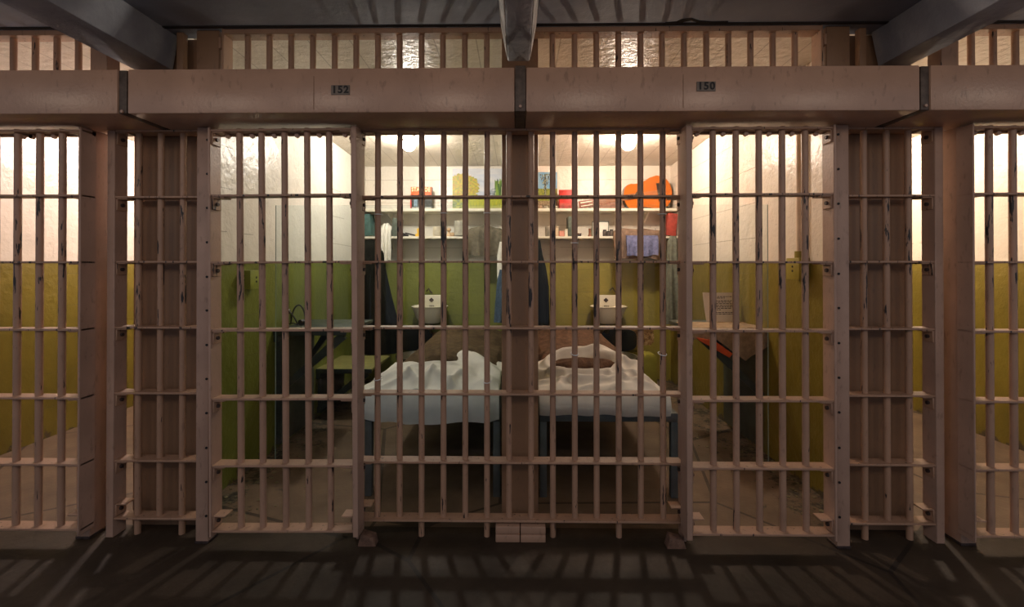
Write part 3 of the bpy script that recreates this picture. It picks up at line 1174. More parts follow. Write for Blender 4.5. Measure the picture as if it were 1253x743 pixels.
TOWEL_G = flat('grey_brown_towel', (.15, .128, .09), .95, 0, .3, 30, .004)
TOWEL_T = flat('tan_towel', (.21, .135, .095), .95, 0, .25, 30, .004)
BLUEC = flat('blue_lilac_cloth', (.17, .175, .31), .9, 0, .4, 30, .003)
WHITEC = flat('white_cotton', (.80, .76, .68), .9, 0, .08, 25, .003)
towel(573, 615, 273.5, 313, TOWEL_G, 'grey brown towel hanging over the shelf beside the middle post', 2.0)
towel(751, 812, 278, 316.5, TOWEL_T, 'tan towel hanging over the shelf below the guitar', 5.0)
towel(765, 803, 288.5, 313, BLUEC, 'blue lilac cloth hung over the tan towel', 8.0, name='cloth', yoff=-.03)
towel(465.5, 478.5, 269.5, 319, WHITEC, 'white cloth hanging over the shelf next to the teal book', 11.0, name='cloth')

# little things on the lower shelf ------------------------------------
SX = lambda px: wx(px, 4.22)


def cup(px, r, py, mat, label, name='cup', d=4.22, handle=False, lip=True):
    x = wx(px, d)
    h = wz(py, d) - ZL1
    root = thing(name, label, 'cup', (x, d, ZL1))
    part('body', MB().lathe([(r * .86, .001), (r, .01), (r, h), (r * .88, h), (r * .84, .012), (.002, .012)], (x, d, ZL1), 24), mat, root)
    if handle:
        pts = [(x + r + .022 * math.sin(a), d, ZL1 + h / 2 - .024 * math.cos(a)) for a in [PI * k / 10 for k in range(11)]]
        part('handle', MB().tube(pts, .004, 8), mat, root)
    return root


CREAM = flat('cream_enamel', (.66, .58, .44), .35, 0, .15, 30)
TIN = flat('dull_tin', (.33, .29, .23), .45, .3, .25, 30)
cup(535, .040, 277.5, CREAM, 'cream enamel cup on the shelf between two bars in the green cell', handle=True)
cup(562.5, .052, 270.5, flat('taupe_tin', (.40, .37, .30), .5, .1, .2, 30), 'tall taupe tin beside the grey brown towel', 'tin')
cup(670.5, .027, 277.5, TIN, 'dull metal cup on the lower shelf near the bare tree painting', handle=True)

# comb brush with yellow block
x0, x1 = wx(493, 4.22), wx(508, 4.22)
root = thing('hand_brush', 'black brush with a slanted handle lying on the lower shelf', 'brush', ((x0 + x1) / 2, 4.22, ZL1))
part('head', MB().prism([(x0, ZL1 + .001), (x0 + .05, ZL1 + .001), (x0 + .044, ZL1 + .024), (x0, ZL1 + .036)], 4.21, 4.25, .002), BLACKP, root)
part('handle', MB().cyl((x0 + .02, 4.23, ZL1 + .034), (x1 + .01, 4.23, ZL1 + .009), .0065, 10), BLACKP, root)
x0, x1 = wx(508.5, 4.21), wx(514.5, 4.21)
m = MB().prism([(x0, ZL1 + .001), (x1, ZL1 + .001), (x1, ZL1 + .085), (x0 + .012, ZL1 + .07), (x0 + .018, ZL1 + .03), (x0, ZL1 + .022)], 4.195, 4.225, .002)
solo('carved_figure', m, flat('yellow_paint', (.80, .46, .05), .5), 'small yellow ornament beside the black brush', 'ornament')
# ball ornament
x = wx(549.2, 4.22)
root = thing('ball_ornament', 'tiny tan ball ornament next to the taupe tin', 'ornament', (x, 4.22, ZL1))
TAN = flat('tan_clay', (.52, .36, .22), .6)
part('base', MB().lathe([(.022, .001), (.022, .016), (.012, .03), (.009, .045)], (x, 4.22, ZL1), 18), TAN, root)
part('ball', MB().sphere((x, 4.22, ZL1 + .063), .021), TAN, root)
x = wx(553.5, 4.21)
solo('clay_pot', MB().lathe([(.016, .001), (.022, .015), (.018, .032), (.02, .036), (.014, .036)], (x, 4.205, ZL1), 18), TAN, 'tiny squat pot between the ball ornament and the tin', 'pot')
x = wx(575.5, 4.2)
# cartons in the olive cell
for px0, px1, py, mat, lab in ((675.5, 683.5, 277, flat('tan_carton', (.58, .43, .28), .7), 'tan carton beside the dull metal cup'),
                               (684.5, 690.7, 282.6, flat('pink_carton', (.62, .27, .20), .7), 'little pink carton in front of the tan carton'),
                               (691.2, 694.9, 280.2, flat('cream_carton', (.80, .70, .56), .7), 'thin cream carton beside the dark green book')):
    x0, x1 = wx(px0, 4.21), wx(px1, 4.21)
    root = thing('carton', lab, 'box', ((x0 + x1) / 2, 4.21, ZL1), 'cartons on the lower shelf')
    zt = wz(py, 4.21)
    part('body', MB().box(x0, x1, 4.21, 4.26, ZL1 + .001, zt - .012, .002), mat, root)
    part('lid', MB().box(x0 - .001, x1 + .001, 4.209, 4.261, zt - .0115, zt, .002), mat, root)
x = wx(708.5, 4.21)
root = thing('shoe_brush', 'small black brush on the lower shelf under the guitar headstock', 'brush', (x, 4.21, ZL1))
part('bristles', MB().box(x - .02, x + .02, 4.20, 4.235, ZL1 + .001, ZL1 + .018, .002), BLACKP, root)
part('back', MB().box(x - .023, x + .023, 4.198, 4.237, ZL1 + .018, ZL1 + .031, .005), GS, root)
x = wx(721.6, 4.215)
root = thing('chess_piece', 'brown turned chess piece beside the picture frame', 'chess piece', (x, 4.215, ZL1))
part('piece', MB().lathe([(.017, .001), (.017, .008), (.011, .016), (.008, .04), (.012, .047), (.008, .052)], (x, 4.215, ZL1), 18), GN, root)
part('head', MB().sphere((x, 4.215, ZL1 + .062), .011), GN, root)
# picture frame
x0, x1 = wx(724.6, 4.30), wx(745, 4.30)
zt = wz(270.8, 4.30)
root = thing('picture_frame', 'thin dark picture frame with a blank sheet on the lower shelf', 'frame', ((x0 + x1) / 2, 4.30, ZL1))
m = MB().box(x0, x1, 4.295, 4.305, ZL1 + .001, ZL1 + .008).box(x0, x1, 4.295, 4.305, zt - .007, zt).box(x0, x0 + .007, 4.295, 4.305, ZL1 + .001, zt).box(x1 - .007, x1, 4.295, 4.305, ZL1 + .001, zt)
part('frame', m, GREY_G, root)
part('sheet', MB().box(x0 + .007, x1 - .007, 4.299, 4.303, ZL1 + .008, zt - .007), WHITEC, root, label='blank white sheet')
for px, r, py, lab in ((740.0, .019, 281.3, 'first of three dark jars before the picture frame, at its middle'), (744.3, .017, 283.0, 'second dark jar, in the middle of the three by the frame'), (748.3, .019, 281.0, 'third dark jar, nearest the tan towel')):
    x = wx(px, 4.21); h = wz(py, 4.21) - ZL1
    root = thing('jar', lab, 'jar', (x, 4.21, ZL1), 'dark jars before the picture frame')
    part('body', MB().lathe([(r * .9, .001), (r, .006), (r, h * .72), (r * .8, h * .8)], (x, 4.21, ZL1), 16), STRAP, root)
    part('lid', MB().lathe([(r * .85, h * .8), (r * .85, h), (r * .8, h)], (x, 4.21, ZL1), 16), BLACKP, root)
# stones before the small painting
for px, r, lab in ((660, .026, 'rounded brown stone under the bare tree painting'), (668, .020, 'middle pale stone under the bare tree painting'), (678.5, .024, 'grey stone next to the red book')):
    x = wx(px, 4.25)
    m = MB().sphere((x, 4.25, ZU1 + r * .72), r, (1.25, 1, .74), 18, 12)
    for v in m.bm.verts:
        v.co += (v.co - Vector((x, 4.25, ZU1 + r * .72))) * .18 * n2(v.co.x * 40, v.co.z * 40, px)
    solo('stone', m, flat('stone_' + 'abc'[(660, 668, 678.5).index(px)], (.34, .22, .14) if px < 665 else (.42, .36, .27), .8, 0, .3, 50), lab, 'stone', 'stones on the upper shelf')

# ------------------------------------------------------------------ hanging clothes
def garment(name, label, mat, rows, cat='clothes', seed=0.0, nf=7, n=56, amp=.16):
    """rows: (py, px_left, px_right, depth centre, half thickness)"""
    m = MB()
    rings = []
    # refine the rows
    fine = []
    for a, b in zip(rows, rows[1:]):
        for k in range(6):
            t = k / 6
            fine.append(tuple(x + (y - x) * t for x, y in zip(a, b)))
    fine.append(rows[-1])
    for i, (py, pl, pr, d, hy) in enumerate(fine):
        xl, xr, z = wx(pl, d), wx(pr, d), wz(py, d)
        cx, hx = (xl + xr) / 2, (xr - xl) / 2
        ring = []
        g = i / (len(fine) - 1)
        for j in range(n):
            a = 2 * PI * j / n
            f = 1 + amp * (.25 + .75 * g) * math.sin(nf * a + seed + 1.2 * math.sin(g * 3 + seed)) + .10 * n2(math.cos(a) * 2, math.sin(a) * 2, g * 5 + seed)
            ring.append((cx + hx * math.copysign(abs(math.cos(a)) ** .8, math.cos(a)) * (1 + (f - 1) * .3), d + hy * math.sin(a) * f, z + .006 * n2(a, g * 9, seed)))
        rings.append(ring)
    m.loft(rings)
    root_c = fine[0]
    root = thing(name, label, cat, (wx((root_c[1] + root_c[2]) / 2, root_c[3]), root_c[3], wz(fine[-1][0], fine[-1][3])), 'prison clothes hanging from the shelves')
    part('cloth', m, mat, root, ang=75)
    return root


DARKW = flat('dark_green_wool', (.009, .010, .008), .9, 0, .4, 25, .004)
DENIM = flat('blue_denim', (.065, .10, .15), .85, 0, .35, 40, .003)
GREYW = flat('grey_green_cotton', (.15, .155, .125), .9, 0, .3, 30, .004)
c1 = garment('hanging_coat', 'long dark green coat hanging by the sink in the green cell', DARKW,
             [(294, 444, 458, 4.17, .03), (303, 441, 468, 4.17, .06), (322, 440, 470, 4.16, .075), (360, 440, 478, 4.14, .085), (405, 439, 489, 4.12, .10), (432, 440, 488, 4.12, .10)], 'coat', 1.0)
part('sleeve', MB().loft([[(wx(448 + s * 3, 4.07) + .028 * math.cos(a), 4.08 + .028 * math.sin(a), wz(py, 4.07)) for a in [2 * PI * k / 14 for k in range(14)]] for s, py in ((0, 312), (.4, 335), (.9, 360), (1.2, 388))]), DARKW, c1)
g = garment('hanging_jeans', 'blue jeans and white shirt hanging beside the middle post', DENIM,
            [(330, 611, 619, 4.14, .04), (345, 608, 621, 4.14, .05), (372, 605.5, 621, 4.13, .055), (394, 604.5, 618, 4.13, .06)], 'clothes', 3.0, nf=5)
part('shirt', MB().loft([[(wx(p, 4.15) + w * math.cos(a), 4.15 + .035 * math.sin(a), wz(py, 4.15)) for a in [2 * PI * k / 16 for k in range(16)]] for p, w, py in ((615.5, .030, 296), (614.5, .045, 312), (613.5, .040, 330), (613, .034, 342))]), WHITEC, g, label='white shirt')
garment('hanging_jacket', 'dark jacket hanging close to the middle post in the olive cell', DARKW,
        [(294, 654, 661, 4.17, .03), (312, 651, 664, 4.17, .05), (326, 650, 668, 4.16, .07), (350, 650, 671.5, 4.15, .08), (408, 652, 672.5, 4.14, .08)], 'jacket', 5.0)
garment('hanging_trousers', 'grey green trousers hanging from the shelf end under the red book', GREYW,
        [(289, 820, 827, 4.14, .02), (296, 817, 828.5, 4.13, .045), (330, 815.5, 829.5, 4.12, .055), (365, 814.5, 831, 4.11, .06), (396, 813.5, 832, 4.11, .06)], 'trousers', 7.0, nf=6, amp=.24)

# ------------------------------------------------------------------ sinks and toilets
PORC = flat('porcelain', (.80, .75, .62), .18, 0, .05, 8)
PORCW = flat('porcelain_warm', (.82, .74, .60), .18, 0, .05, 8)
CHROME = flat('aged_chrome', (.30, .27, .22), .3, .9, .2, 30)


def sink(cx, mat, label):
    yb = Y_BACK - .001
    root = thing('wall_sink', label, 'sink', (cx, yb, .55), 'small wall sinks')
    zt, zr = wz(361, 4.38), wz(375.5, 4.2)
    part('backplate', MB().prism([(cx - .115, zr - .02), (cx + .115, zr - .02), (cx + .108, zt - .012), (cx + .096, zt), (cx - .096, zt), (cx - .108, zt - .012)], yb - .035, yb, .004), mat, root)
    # basin: half-oval bowl with an outward lip
    rings = []
    n = 40
    for (s, dz) in ((.30, -.165), (.55, -.155), (.78, -.10), (.92, -.035), (1.0, -.010), (1.04, 0), (.98, .004), (.88, -.006), (.70, -.07), (.35, -.10)):
        ring = []
        for j in range(n):
            a = 2 * PI * j / n
            x = cx + .165 * s * math.copysign(abs(math.cos(a)) ** .75, math.cos(a))
            y = yb - .135 - (.125 * s) * math.copysign(abs(math.sin(a)) ** .75, math.sin(a))
            ring.append((x, min(y, yb - .002), zr + dz))
        rings.append(ring)
    part('basin', MB().loft(rings), mat, root)
    # drain rosette and button taps
    c = (cx - .004, yb - .036, zt - .048)
    part('rosette', MB().box(c[0] - .017, c[0] + .017, yb - .042, yb - .034, c[2] - .017, c[2] + .017, .002, 1, Matrix.Rotation(R(45), 3, 'Y')), BOLT, root)
    for k in (-1, 0, 1):
        part('tap_button', MB().cyl((cx + k * .017, yb - .048, zt - .104), (cx + k * .017, yb - .034, zt - .104), .0065, 10), CHROME, root)
    part('drain_pipe', MB().tube([(cx, yb - .10, zr - .16), (cx, yb - .10, zr - .23), (cx, yb - .085, zr - .25), (cx, yb - .02, zr - .26)], .018, 12), CHROME, root)
    return root


sink(wx(527, 4.30), PORC, 'white porcelain sink on the green back wall')
sink(wx(743.5, 4.30), PORCW, 'cream porcelain sink on the olive back wall')
BLKP = flat('black_bakelite', (.012, .014, .013), .4, 0, .3, 20)


def toilet(cx, label, lid):
    root = thing('toilet', label, 'toilet', (cx, 4.2, 0), 'low toilets under the sinks')
    yb = Y_BACK - .002
    rings = []
    for s, z in ((.62, .0), (.58, .04), (.62, .12), (.85, .22), (1.0, .27), (1.02, .285), (.9, .287), (.7, .24), (.3, .20)):
        rings.append([(cx + .125 * s * math.cos(a), 4.18 + .185 * s * math.sin(a), z) for a in [2 * PI * k / 28 for k in range(28)]])
    part('bowl', MB().loft(rings), flat('toilet_porcelain', (.10, .09, .06), .4), root)
    pts = []
    for k in range(30):
        a = 2 * PI * k / 30
        pts.append((cx + .17 * math.copysign(abs(math.cos(a)) ** .6, math.cos(a)), .395 + .105 * math.copysign(abs(math.sin(a)) ** .6, math.sin(a))))
    part('lid', MB().prism(pts, yb - .045, yb - .02, .004), BLKP, root, label='black lid raised against the wall')


toilet(wx(757, 4.37), 'low toilet with a raised black lid below the cream sink', 1)
toilet(wx(508, 4.37), 'low toilet with a raised black lid below the white sink', 1)
# small wall fittings above the sinks
for px, py, d, lab in ((525, 356, 4.39, 'small rusty pipe stub above the white sink'), (749, 355, 4.39, 'small rusty pipe stub above the cream sink')):
    c = U(px, py, d)
    m = MB().tube([(c.x - .02, Y_BACK - .002, c.z), (c.x - .02, Y_BACK - .03, c.z), (c.x, Y_BACK - .036, c.z + .025), (c.x + .02, Y_BACK - .03, c.z - .008), (c.x + .03, Y_BACK - .012, c.z - .02)], .007, 10)
    solo('pipe_stub', m, STRAP, lab, 'pipe', 'pipe stubs on the back walls')
# olive block of unclear use, standing by the back wall
x0, x1 = wx(788, 4.02), wx(804, 4.02)
zt = wz(433.5, 4.02)
poly = [(x0, .055), (x1, .055)] + [(x1 - .035 + .035 * math.cos(a), zt - .035 + .035 * math.sin(a)) for a in [PI / 2 * k / 6 for k in range(7)]] + [(x0 + .035 - .035 * math.sin(a), zt - .035 + .035 * math.cos(a)) for a in [PI / 2 * k / 6 for k in range(7)]]
root = thing('olive_block', 'low olive painted stool with rounded corners beyond the tan bedding', 'cuboid', ((x0 + x1) / 2, 4.1, 0))
part('body', MB().prism(poly, 4.02, 4.17, .003), flat('olive_enamel', (.33, .30, .05), .4), root)
part('plinth', MB().box(x0 + .004, x1 - .002, 4.024, 4.166, 0, .054, .003), flat('teal_plinth', (.05, .07, .065), .5), root, label='dark teal base')

# ------------------------------------------------------------------ tables and seats
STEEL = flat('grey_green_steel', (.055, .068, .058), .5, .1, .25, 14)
STEELY = flat('seat_top_olive', (.22, .205, .07), .5, 0, .15, 14)


def hinged(name, label, side, d0, d1, xw, xo, zt, mat_top, brace_zs, cat, group):
    """board hinged on the side wall with two diagonal braces"""
    root = thing(name, label, cat, (xw, (d0 + d1) / 2, max(.03, zt - .72)), group)
    s = 1 if xo > xw else -1
    part('board', MB().box(xw + s * .001, xo, d0, d1, zt - .022, zt, .003), mat_top, root)
    part('edge_angle', MB().box(xw + s * .001, xo, d0 - .003, d0 + .001, zt - .035, zt - .002, .001), STEEL, root)
    for yy, (zb, xe) in zip((d0 + .03, d1 - .03), brace_zs):
        part('brace', MB().loft([[(xw + s * .002, yy - .014, zb), (xw + s * .002, yy + .014, zb), (xw + s * .002, yy + .014, zb + .045), (xw + s * .002, yy - .014, zb + .045)],
                                 [(xe, yy - .014, zt - .058), (xe, yy + .014, zt - .058), (xe - s * .04, yy + .014, zt - .024), (xe - s * .04, yy - .014, zt - .024)]]), STEEL, root)
    part('wall_cleat', MB().box(xw + s * .001, xw + s * .03, d0, d1, zt - .075, zt - .023, .002), STEEL, root)
    part('shade_panel', MB().box(xw + s * .001, xw + s * .03, d0 + .03, d1 - .01, max(.03, zt - .72), zt - .076, .002), STEEL, root)  # dark panel added for the shade on the wall below the board
    return root


TDL0, TDL1 = 2.72, 3.22
ztab = wz(404, TDL0)
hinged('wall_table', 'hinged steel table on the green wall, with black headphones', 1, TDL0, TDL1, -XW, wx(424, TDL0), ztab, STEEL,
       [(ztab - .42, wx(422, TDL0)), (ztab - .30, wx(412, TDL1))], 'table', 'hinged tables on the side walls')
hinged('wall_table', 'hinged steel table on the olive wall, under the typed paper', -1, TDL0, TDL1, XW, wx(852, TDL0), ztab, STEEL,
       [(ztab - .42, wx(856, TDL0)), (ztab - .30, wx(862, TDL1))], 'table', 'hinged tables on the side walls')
zs_ = wz(452, 3.3)
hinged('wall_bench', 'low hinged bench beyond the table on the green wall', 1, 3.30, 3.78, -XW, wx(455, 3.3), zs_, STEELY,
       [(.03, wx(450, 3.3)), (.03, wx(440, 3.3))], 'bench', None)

# headphones on the table
c = U(366, 400, 2.95)
root = thing('headphones', 'old black wire headphones standing on the hinged table', 'headphones', (c.x, 2.95, ztab))
hb_ = [(c.x - .045 + .075 * (1 - math.cos(a)) * .55, 2.93 + .03 * math.sin(a * .5), ztab + .006 + .12 * math.sin(a)) for a in [PI * k / 20 for k in range(21)]]
part('headband', MB().tube(hb_, .0045, 8), BLACKP, root)
hb2 = [(c.x - .06 + .07 * t, 2.90 + .01 * t, ztab + .095 - .09 * t * t) for t in [k / 12 for k in range(13)]]
part('headband', MB().tube(hb2, .0045, 8), BLACKP, root)
part('ear_cup', MB().cyl((c.x - .062, 2.885, ztab + .088), (c.x - .052, 2.915, ztab + .088), .018, 16), BLACKP, root)
part('ear_cup', MB().cyl((c.x + .03, 2.90, ztab + .019), (c.x + .042, 2.93, ztab + .019), .018, 16), BLACKP, root)
part('cord', MB().tube([(c.x - .055, 2.9, ztab + .07), (c.x - .05, 2.89, ztab + .03), (c.x - .03, 2.88, ztab + .012), (c.x + .0, 2.87, ztab + .02), (c.x + .03, 2.875, ztab + .006)], .003, 8), BLACKP, root)

# paper sheet with typing on the olive cell's table
PAPER = flat('typed_paper', (.83, .71, .58), .7, 0, .04, 10)
yp = 2.99
A, B, Cc, Dd = U(866, 401, yp), U(907, 401, yp), U(904, 357, yp), U(863.5, 358.5, yp)
zb_ = ztab + .014
root = thing('paper_sheet', 'sheet of typed paper standing on the table in the olive cell', 'paper', ((A.x + B.x) / 2, yp, zb_))
rows = []
N = 14
for j in range(N + 1):
    v = j / N
    r = []
    for i in range(N + 1):
        u = i / N
        xl = A.x + (Dd.x - A.x) * v; xr = B.x + (Cc.x - B.x) * v
        r.append((xl + (xr - xl) * u, yp + .020 * (u - .5) ** 2 * 4 + .05 * v - .02 * v * v, zb_ + (Dd.z - zb_) * v))
    rows.append(r)
m = MB(); bm = m.bm
a = [[bm.verts.new(p) for p in r] for r in rows]
b = [[bm.verts.new((p[0], p[1] + .0012, p[2])) for p in r] for r in rows]
for j in range(N):
    for i in range(N):
        bm.faces.new((a[j][i], a[j][i + 1], a[j + 1][i + 1], a[j + 1][i]))
        bm.faces.new((b[j][i], b[j + 1][i], b[j + 1][i + 1], b[j][i + 1]))
for i in range(N):
    bm.faces.new((a[0][i], b[0][i], b[0][i + 1], a[0][i + 1])); bm.faces.new((a[N][i], a[N][i + 1], b[N][i + 1], b[N][i]))
    bm.faces.new((a[i][0], a[i + 1][0], b[i + 1][0], b[i][0])); bm.faces.new((a[i][N], b[i][N], b[i + 1][N], a[i + 1][N]))
part('sheet', m, PAPER, root, ang=60)


def paper_pt(u, v):
    xl = A.x + (Dd.x - A.x) * v; xr = B.x + (Cc.x - B.x) * v
    return Vector((xl + (xr - xl) * u, yp + .020 * (u - .5) ** 2 * 4 + .05 * v - .02 * v * v - .0008, zb_ + (Dd.z - zb_) * v))


INK = flat('typing_ink', (.05, .035, .03), .7)
random.seed(3)
for v, ue in ((.86, .88), (.81, .62), (.72, .84), (.67, .80), (.62, .88), (.56, .84), (.51, .84), (.46, .78), (.41, .45), (.32, .88), (.27, .90)):
    m = MB(); u = .24
    while u < ue:
        w = random.uniform(.03, .10)
        p, q = paper_pt(u, v), paper_pt(min(u + w, ue), v)
        m.loft([[p + Vector((0, 0, -.0022)), q + Vector((0, 0, -.0022)), q + Vector((0, 0, .0026)), p + Vector((0, 0, .0026))],
                [p + Vector((0, .001, -.0022)), q + Vector((0, .001, -.0022)), q + Vector((0, .001, .0026)), p + Vector((0, .001, .0026))]])
        u += w + .022
    part('text_line', m, INK, root)

# folded cloth with orange lining spread on that table
zt_ = ztab + .003
xa1, xb1 = wx(850, 2.68), wx(921, 2.9)
rows = []
NU, NV = 40, 34
for i in range(NU + 1):
    u = i / NU
    r = []
    for j in range(NV + 1):
        v = j / NV
        x = xa1 + (xb1 - xa1) * u
        if v < .6:
            q = v / .6
            y = TDL1 - .22 - (TDL1 - .22 - (TDL0 - .012)) * q
            z = zt_ + .006 + .006 * (1 + n2(u * 6, q * 5, 2))
        else:
            q = (v - .6) / .4
            y = TDL0 - .012 - .016 * math.sin(q * PI * .5) - .006 * math.sin(u * 22)
            drop = .055 + .125 * max(0, 1 - abs(u - .68) / .42) ** .8
            z = zt_ + .008 - drop * q + .005 * n2(u * 7, q * 3, 6)
            x += .02 * q * math.sin(u * 5)
        r.append((x, y, z))
    rows.append(r)
m = MB().grid_shell(rows, .004)
root = thing('folded_blanket', 'tan cloth with an orange border draped over the table edge', 'cloth', ((xa1 + xb1) / 2, 2.9, zt_))
part('cloth', m, flat('tan_canvas', (.36, .245, .155), .9, 0, .25, 30, .004), root, ang=60)
p = [U(852, 413, 2.685), U(873, 416.5, 2.685), U(895.5, 432.5, 2.685), U(891.5, 437.5, 2.685), U(871, 425.5, 2.685), U(855, 416.5, 2.685)]
part('orange_border', MB().prism([(q.x, q.z) for q in p], 2.672, 2.686, .002), flat('orange_cloth', (.80, .12, .03), .8, 0, .15, 30), root, label='orange red border')

# ------------------------------------------------------------------ wall outlet boxes and conduit
def outlet(side, y, mat, label, conduit=False):
    x = -XW if side < 0 else XW
    s = -side
    z0, z1 = PAINT_Z - .145, PAINT_Z - .045
    if side > 0: z0, z1 = z0 + .055, z1 + .065
    root = thing('outlet_box', label, 'outlet', (x, y, z0), 'painted outlet boxes')
    part('box', MB().box(x + s * .001, x + s * .055, y - .055, y + .055, z0, z1, .003), mat, root)
    for k in (-.011, .011):
        part('socket_hole', MB().cyl((x + s * .02, y - .0565, (z0 + z1) / 2 + k + .01), (x + s * .02, y - .053, (z0 + z1) / 2 + k + .01), .005, 10), HOLE, root)
        part('socket_hole', MB().cyl((x + s * .0535, y + .0, (z0 + z1) / 2 + k), (x + s * .0565, y + .0, (z0 + z1) / 2 + k), .006, 10), HOLE, root)
    if conduit:
        part('conduit', MB().cyl((x + s * .02, y, z1 - .004), (x + s * .02, y, ceil_z(y) - .002), .014, 14), flat('conduit_white', (.74, .60, .46), .4), root, label='white painted conduit')
        part('collar', MB().cyl((x + s * .02, y, z1 - .004), (x + s * .02, y, z1 + .035), .022, 14), mat, root)


GRN = flat('box_green_paint', (.215, .25, .045), .4)
OLV = flat('box_olive_paint', (.30, .245, .04), .4)
outlet(-1, 1.47 * F / (633.5 - 299), GRN, 'green painted outlet box on the wall of number 152')
outlet(1, 1.47 * F / (980 - 633.5), OLV, 'olive painted outlet box with conduit on the wall of number 150', True)

# ------------------------------------------------------------------ beds
IRON = flat('bed_blue_grey_iron', (.115, .125, .125), .45, .2, .2, 14)
MATT = flat('mattress_ticking', (.55, .53, .50), .9, 0, .1, 14)
SHEETL = flat('crumpled_white_sheet', (.76, .74, .70), .9, 0, .06, 10, .002)
SHEETR = flat('crumpled_cream_sheet', (.78, .71, .645), .9, 0, .06, 10, .002)
BLANKL = flat('brown_wool_blanket', (.085, .058, .034), .95, 0, .4, 26, .008)
BLANKR = flat('red_brown_wool_blanket', (.12, .066, .043), .95, 0, .4, 26, .008)


def bed(x0, x1, y0, y1, zr, label):
    root = thing('prison_cot', label, 'bed', ((x0 + x1) / 2, (y0 + y1) / 2, 0), 'iron cots')
    for lx in (x0, x1 - .034):
        for ly in (y0, y1 - .034):
            part('leg', MB().box(lx, lx + .034, ly, ly + .034, 0, zr - .0005, .003), IRON, root)
    for ly in (y0, y1 - .03):
        part('end_rail', MB().box(x0, x1, ly, ly + .03, zr, zr + .042, .003), IRON, root)
    for lx in (x0, x1 - .03):
        part('side_rail', MB().box(lx, lx + .03, y0 + .03, y1 - .03, zr, zr + .042, .003), IRON, root)
    part('mesh_base', MB().box(x0 + .03, x1 - .03, y0 + .03, y1 - .03, zr + .012, zr + .022), IRON, root)
    return root


BY0, BY1 = 2.20, 4.10
ZR = wz(516, BY0)
LX0, LX1 = wx(446.5, BY0), wx(612, BY0)
RX0, RX1 = wx(660.5, BY0), wx(829.5, BY0)
bed(LX0, LX1, BY0, BY1, ZR, 'blue grey iron cot in the green cell, under the white sheet')
bed(RX0, RX1, BY0, BY1, ZR, 'blue grey iron cot in the olive cell, with its leg bare in front')
ZM = ZR + .043


def mattress(x0, x1, label):
    m = MB().box(x0 + .012, x1 - .012, BY0 + .03, BY1 - .02, ZM, ZM + .075, .03, 4)
    solo('mattress', m, MATT, label, 'mattress', 'thin mattresses on the cots')


mattress(LX0, LX1 - .015, 'thin mattress on the cot in the green cell, under the sheet')
mattress(RX0 + .0, RX1 - .045, 'thin mattress on the cot in the olive cell, under the sheet')
ZT = ZM + .076


def sstep(a, b, t):
    t = max(0, min(1, (t - a) / (b - a)))
    return t * t * (3 - 2 * t)


def gauss(u, c, s):
    return math.exp(-((u - c) / s) ** 2)


def bedding(name, label, cat, mat, x0, x1, y0, y1, hf, nu=90, nv=110, group=None):
    """height-field cloth lying over the mattress: hf(u, v) is the height above it, the borders tuck down to it"""
    rows = []
    for i in range(nu + 1):
        u = i / nu
        r = []
        for j in range(nv + 1):
            v = j / nv
            px, py, h = hf(u, v)
            r.append((x0 + (x1 - x0) * px, y0 + (y1 - y0) * py, h))
        rows.append(r)
    m = MB().grid_shell(rows, .012)
    return solo(name, m, mat, label, cat, group, ang=80)


def fold(u, v, s, seed):
    """soft irregular wrinkles"""
    a = n2(u * 3.0 + .8 * n2(u * 2, v * 2, seed), v * 5.0, seed)
    b = n2(u * 7.0 + v * 4, v * 9.0 - u * 3, seed + 4)
    c = 1 - abs(n2(u * 4.5 - v * 3, v * 4.5 + u * 2, seed + 9)) * 2
    return s * (.5 * a + .22 * b + .35 * c)


def seg_ridge(u, q, u0, q0, u1, q1, w, h):
    dx, dy = u1 - u0, q1 - q0
    t = max(0, min(1, ((u - u0) * dx + (q - q0) * dy) / (dx * dx + dy * dy)))
    d = math.hypot(u - u0 - dx * t, q - q0 - dy * t)
    return h * math.exp(-(d / w) ** 2) * (.55 + .45 * math.sin(PI * (.15 + .7 * t)))


def creases(u, q, lst, seed):
    du = .03 * n2(u * 6, q * 6, seed)
    dq = .03 * n2(u * 6, q * 6, seed + 5)
    return sum(seg_ridge(u + du, q + dq, *c) for c in lst)


C_LEFT = [(.02, .02, .20, .38, .035, .024), (.10, .0, .36, .30, .03, .022), (.22, .30, .42, .12, .03, .024), (.40, .0, .50, .40, .03, .022),
          (.46, .30, .66, .08, .03, .026), (.30, .45, .60, .52, .035, .016), (.60, .0, .70, .35, .03, .018), (.05, .45, .30, .70, .05, .018)]
C_RIGHT = [(.08, .0, .20, .22, .03, .020), (.25, .02, .45, .14, .028, .022), (.40, .0, .66, .16, .03, .02), (.62, .30, .98, .12, .03, .026),
           (.62, .45, .95, .30, .03, .024), (.66, .60, .90, .50, .03, .02), (.10, .40, .30, .22, .03, .02), (.30, .22, .52, .24, .04, .016)]


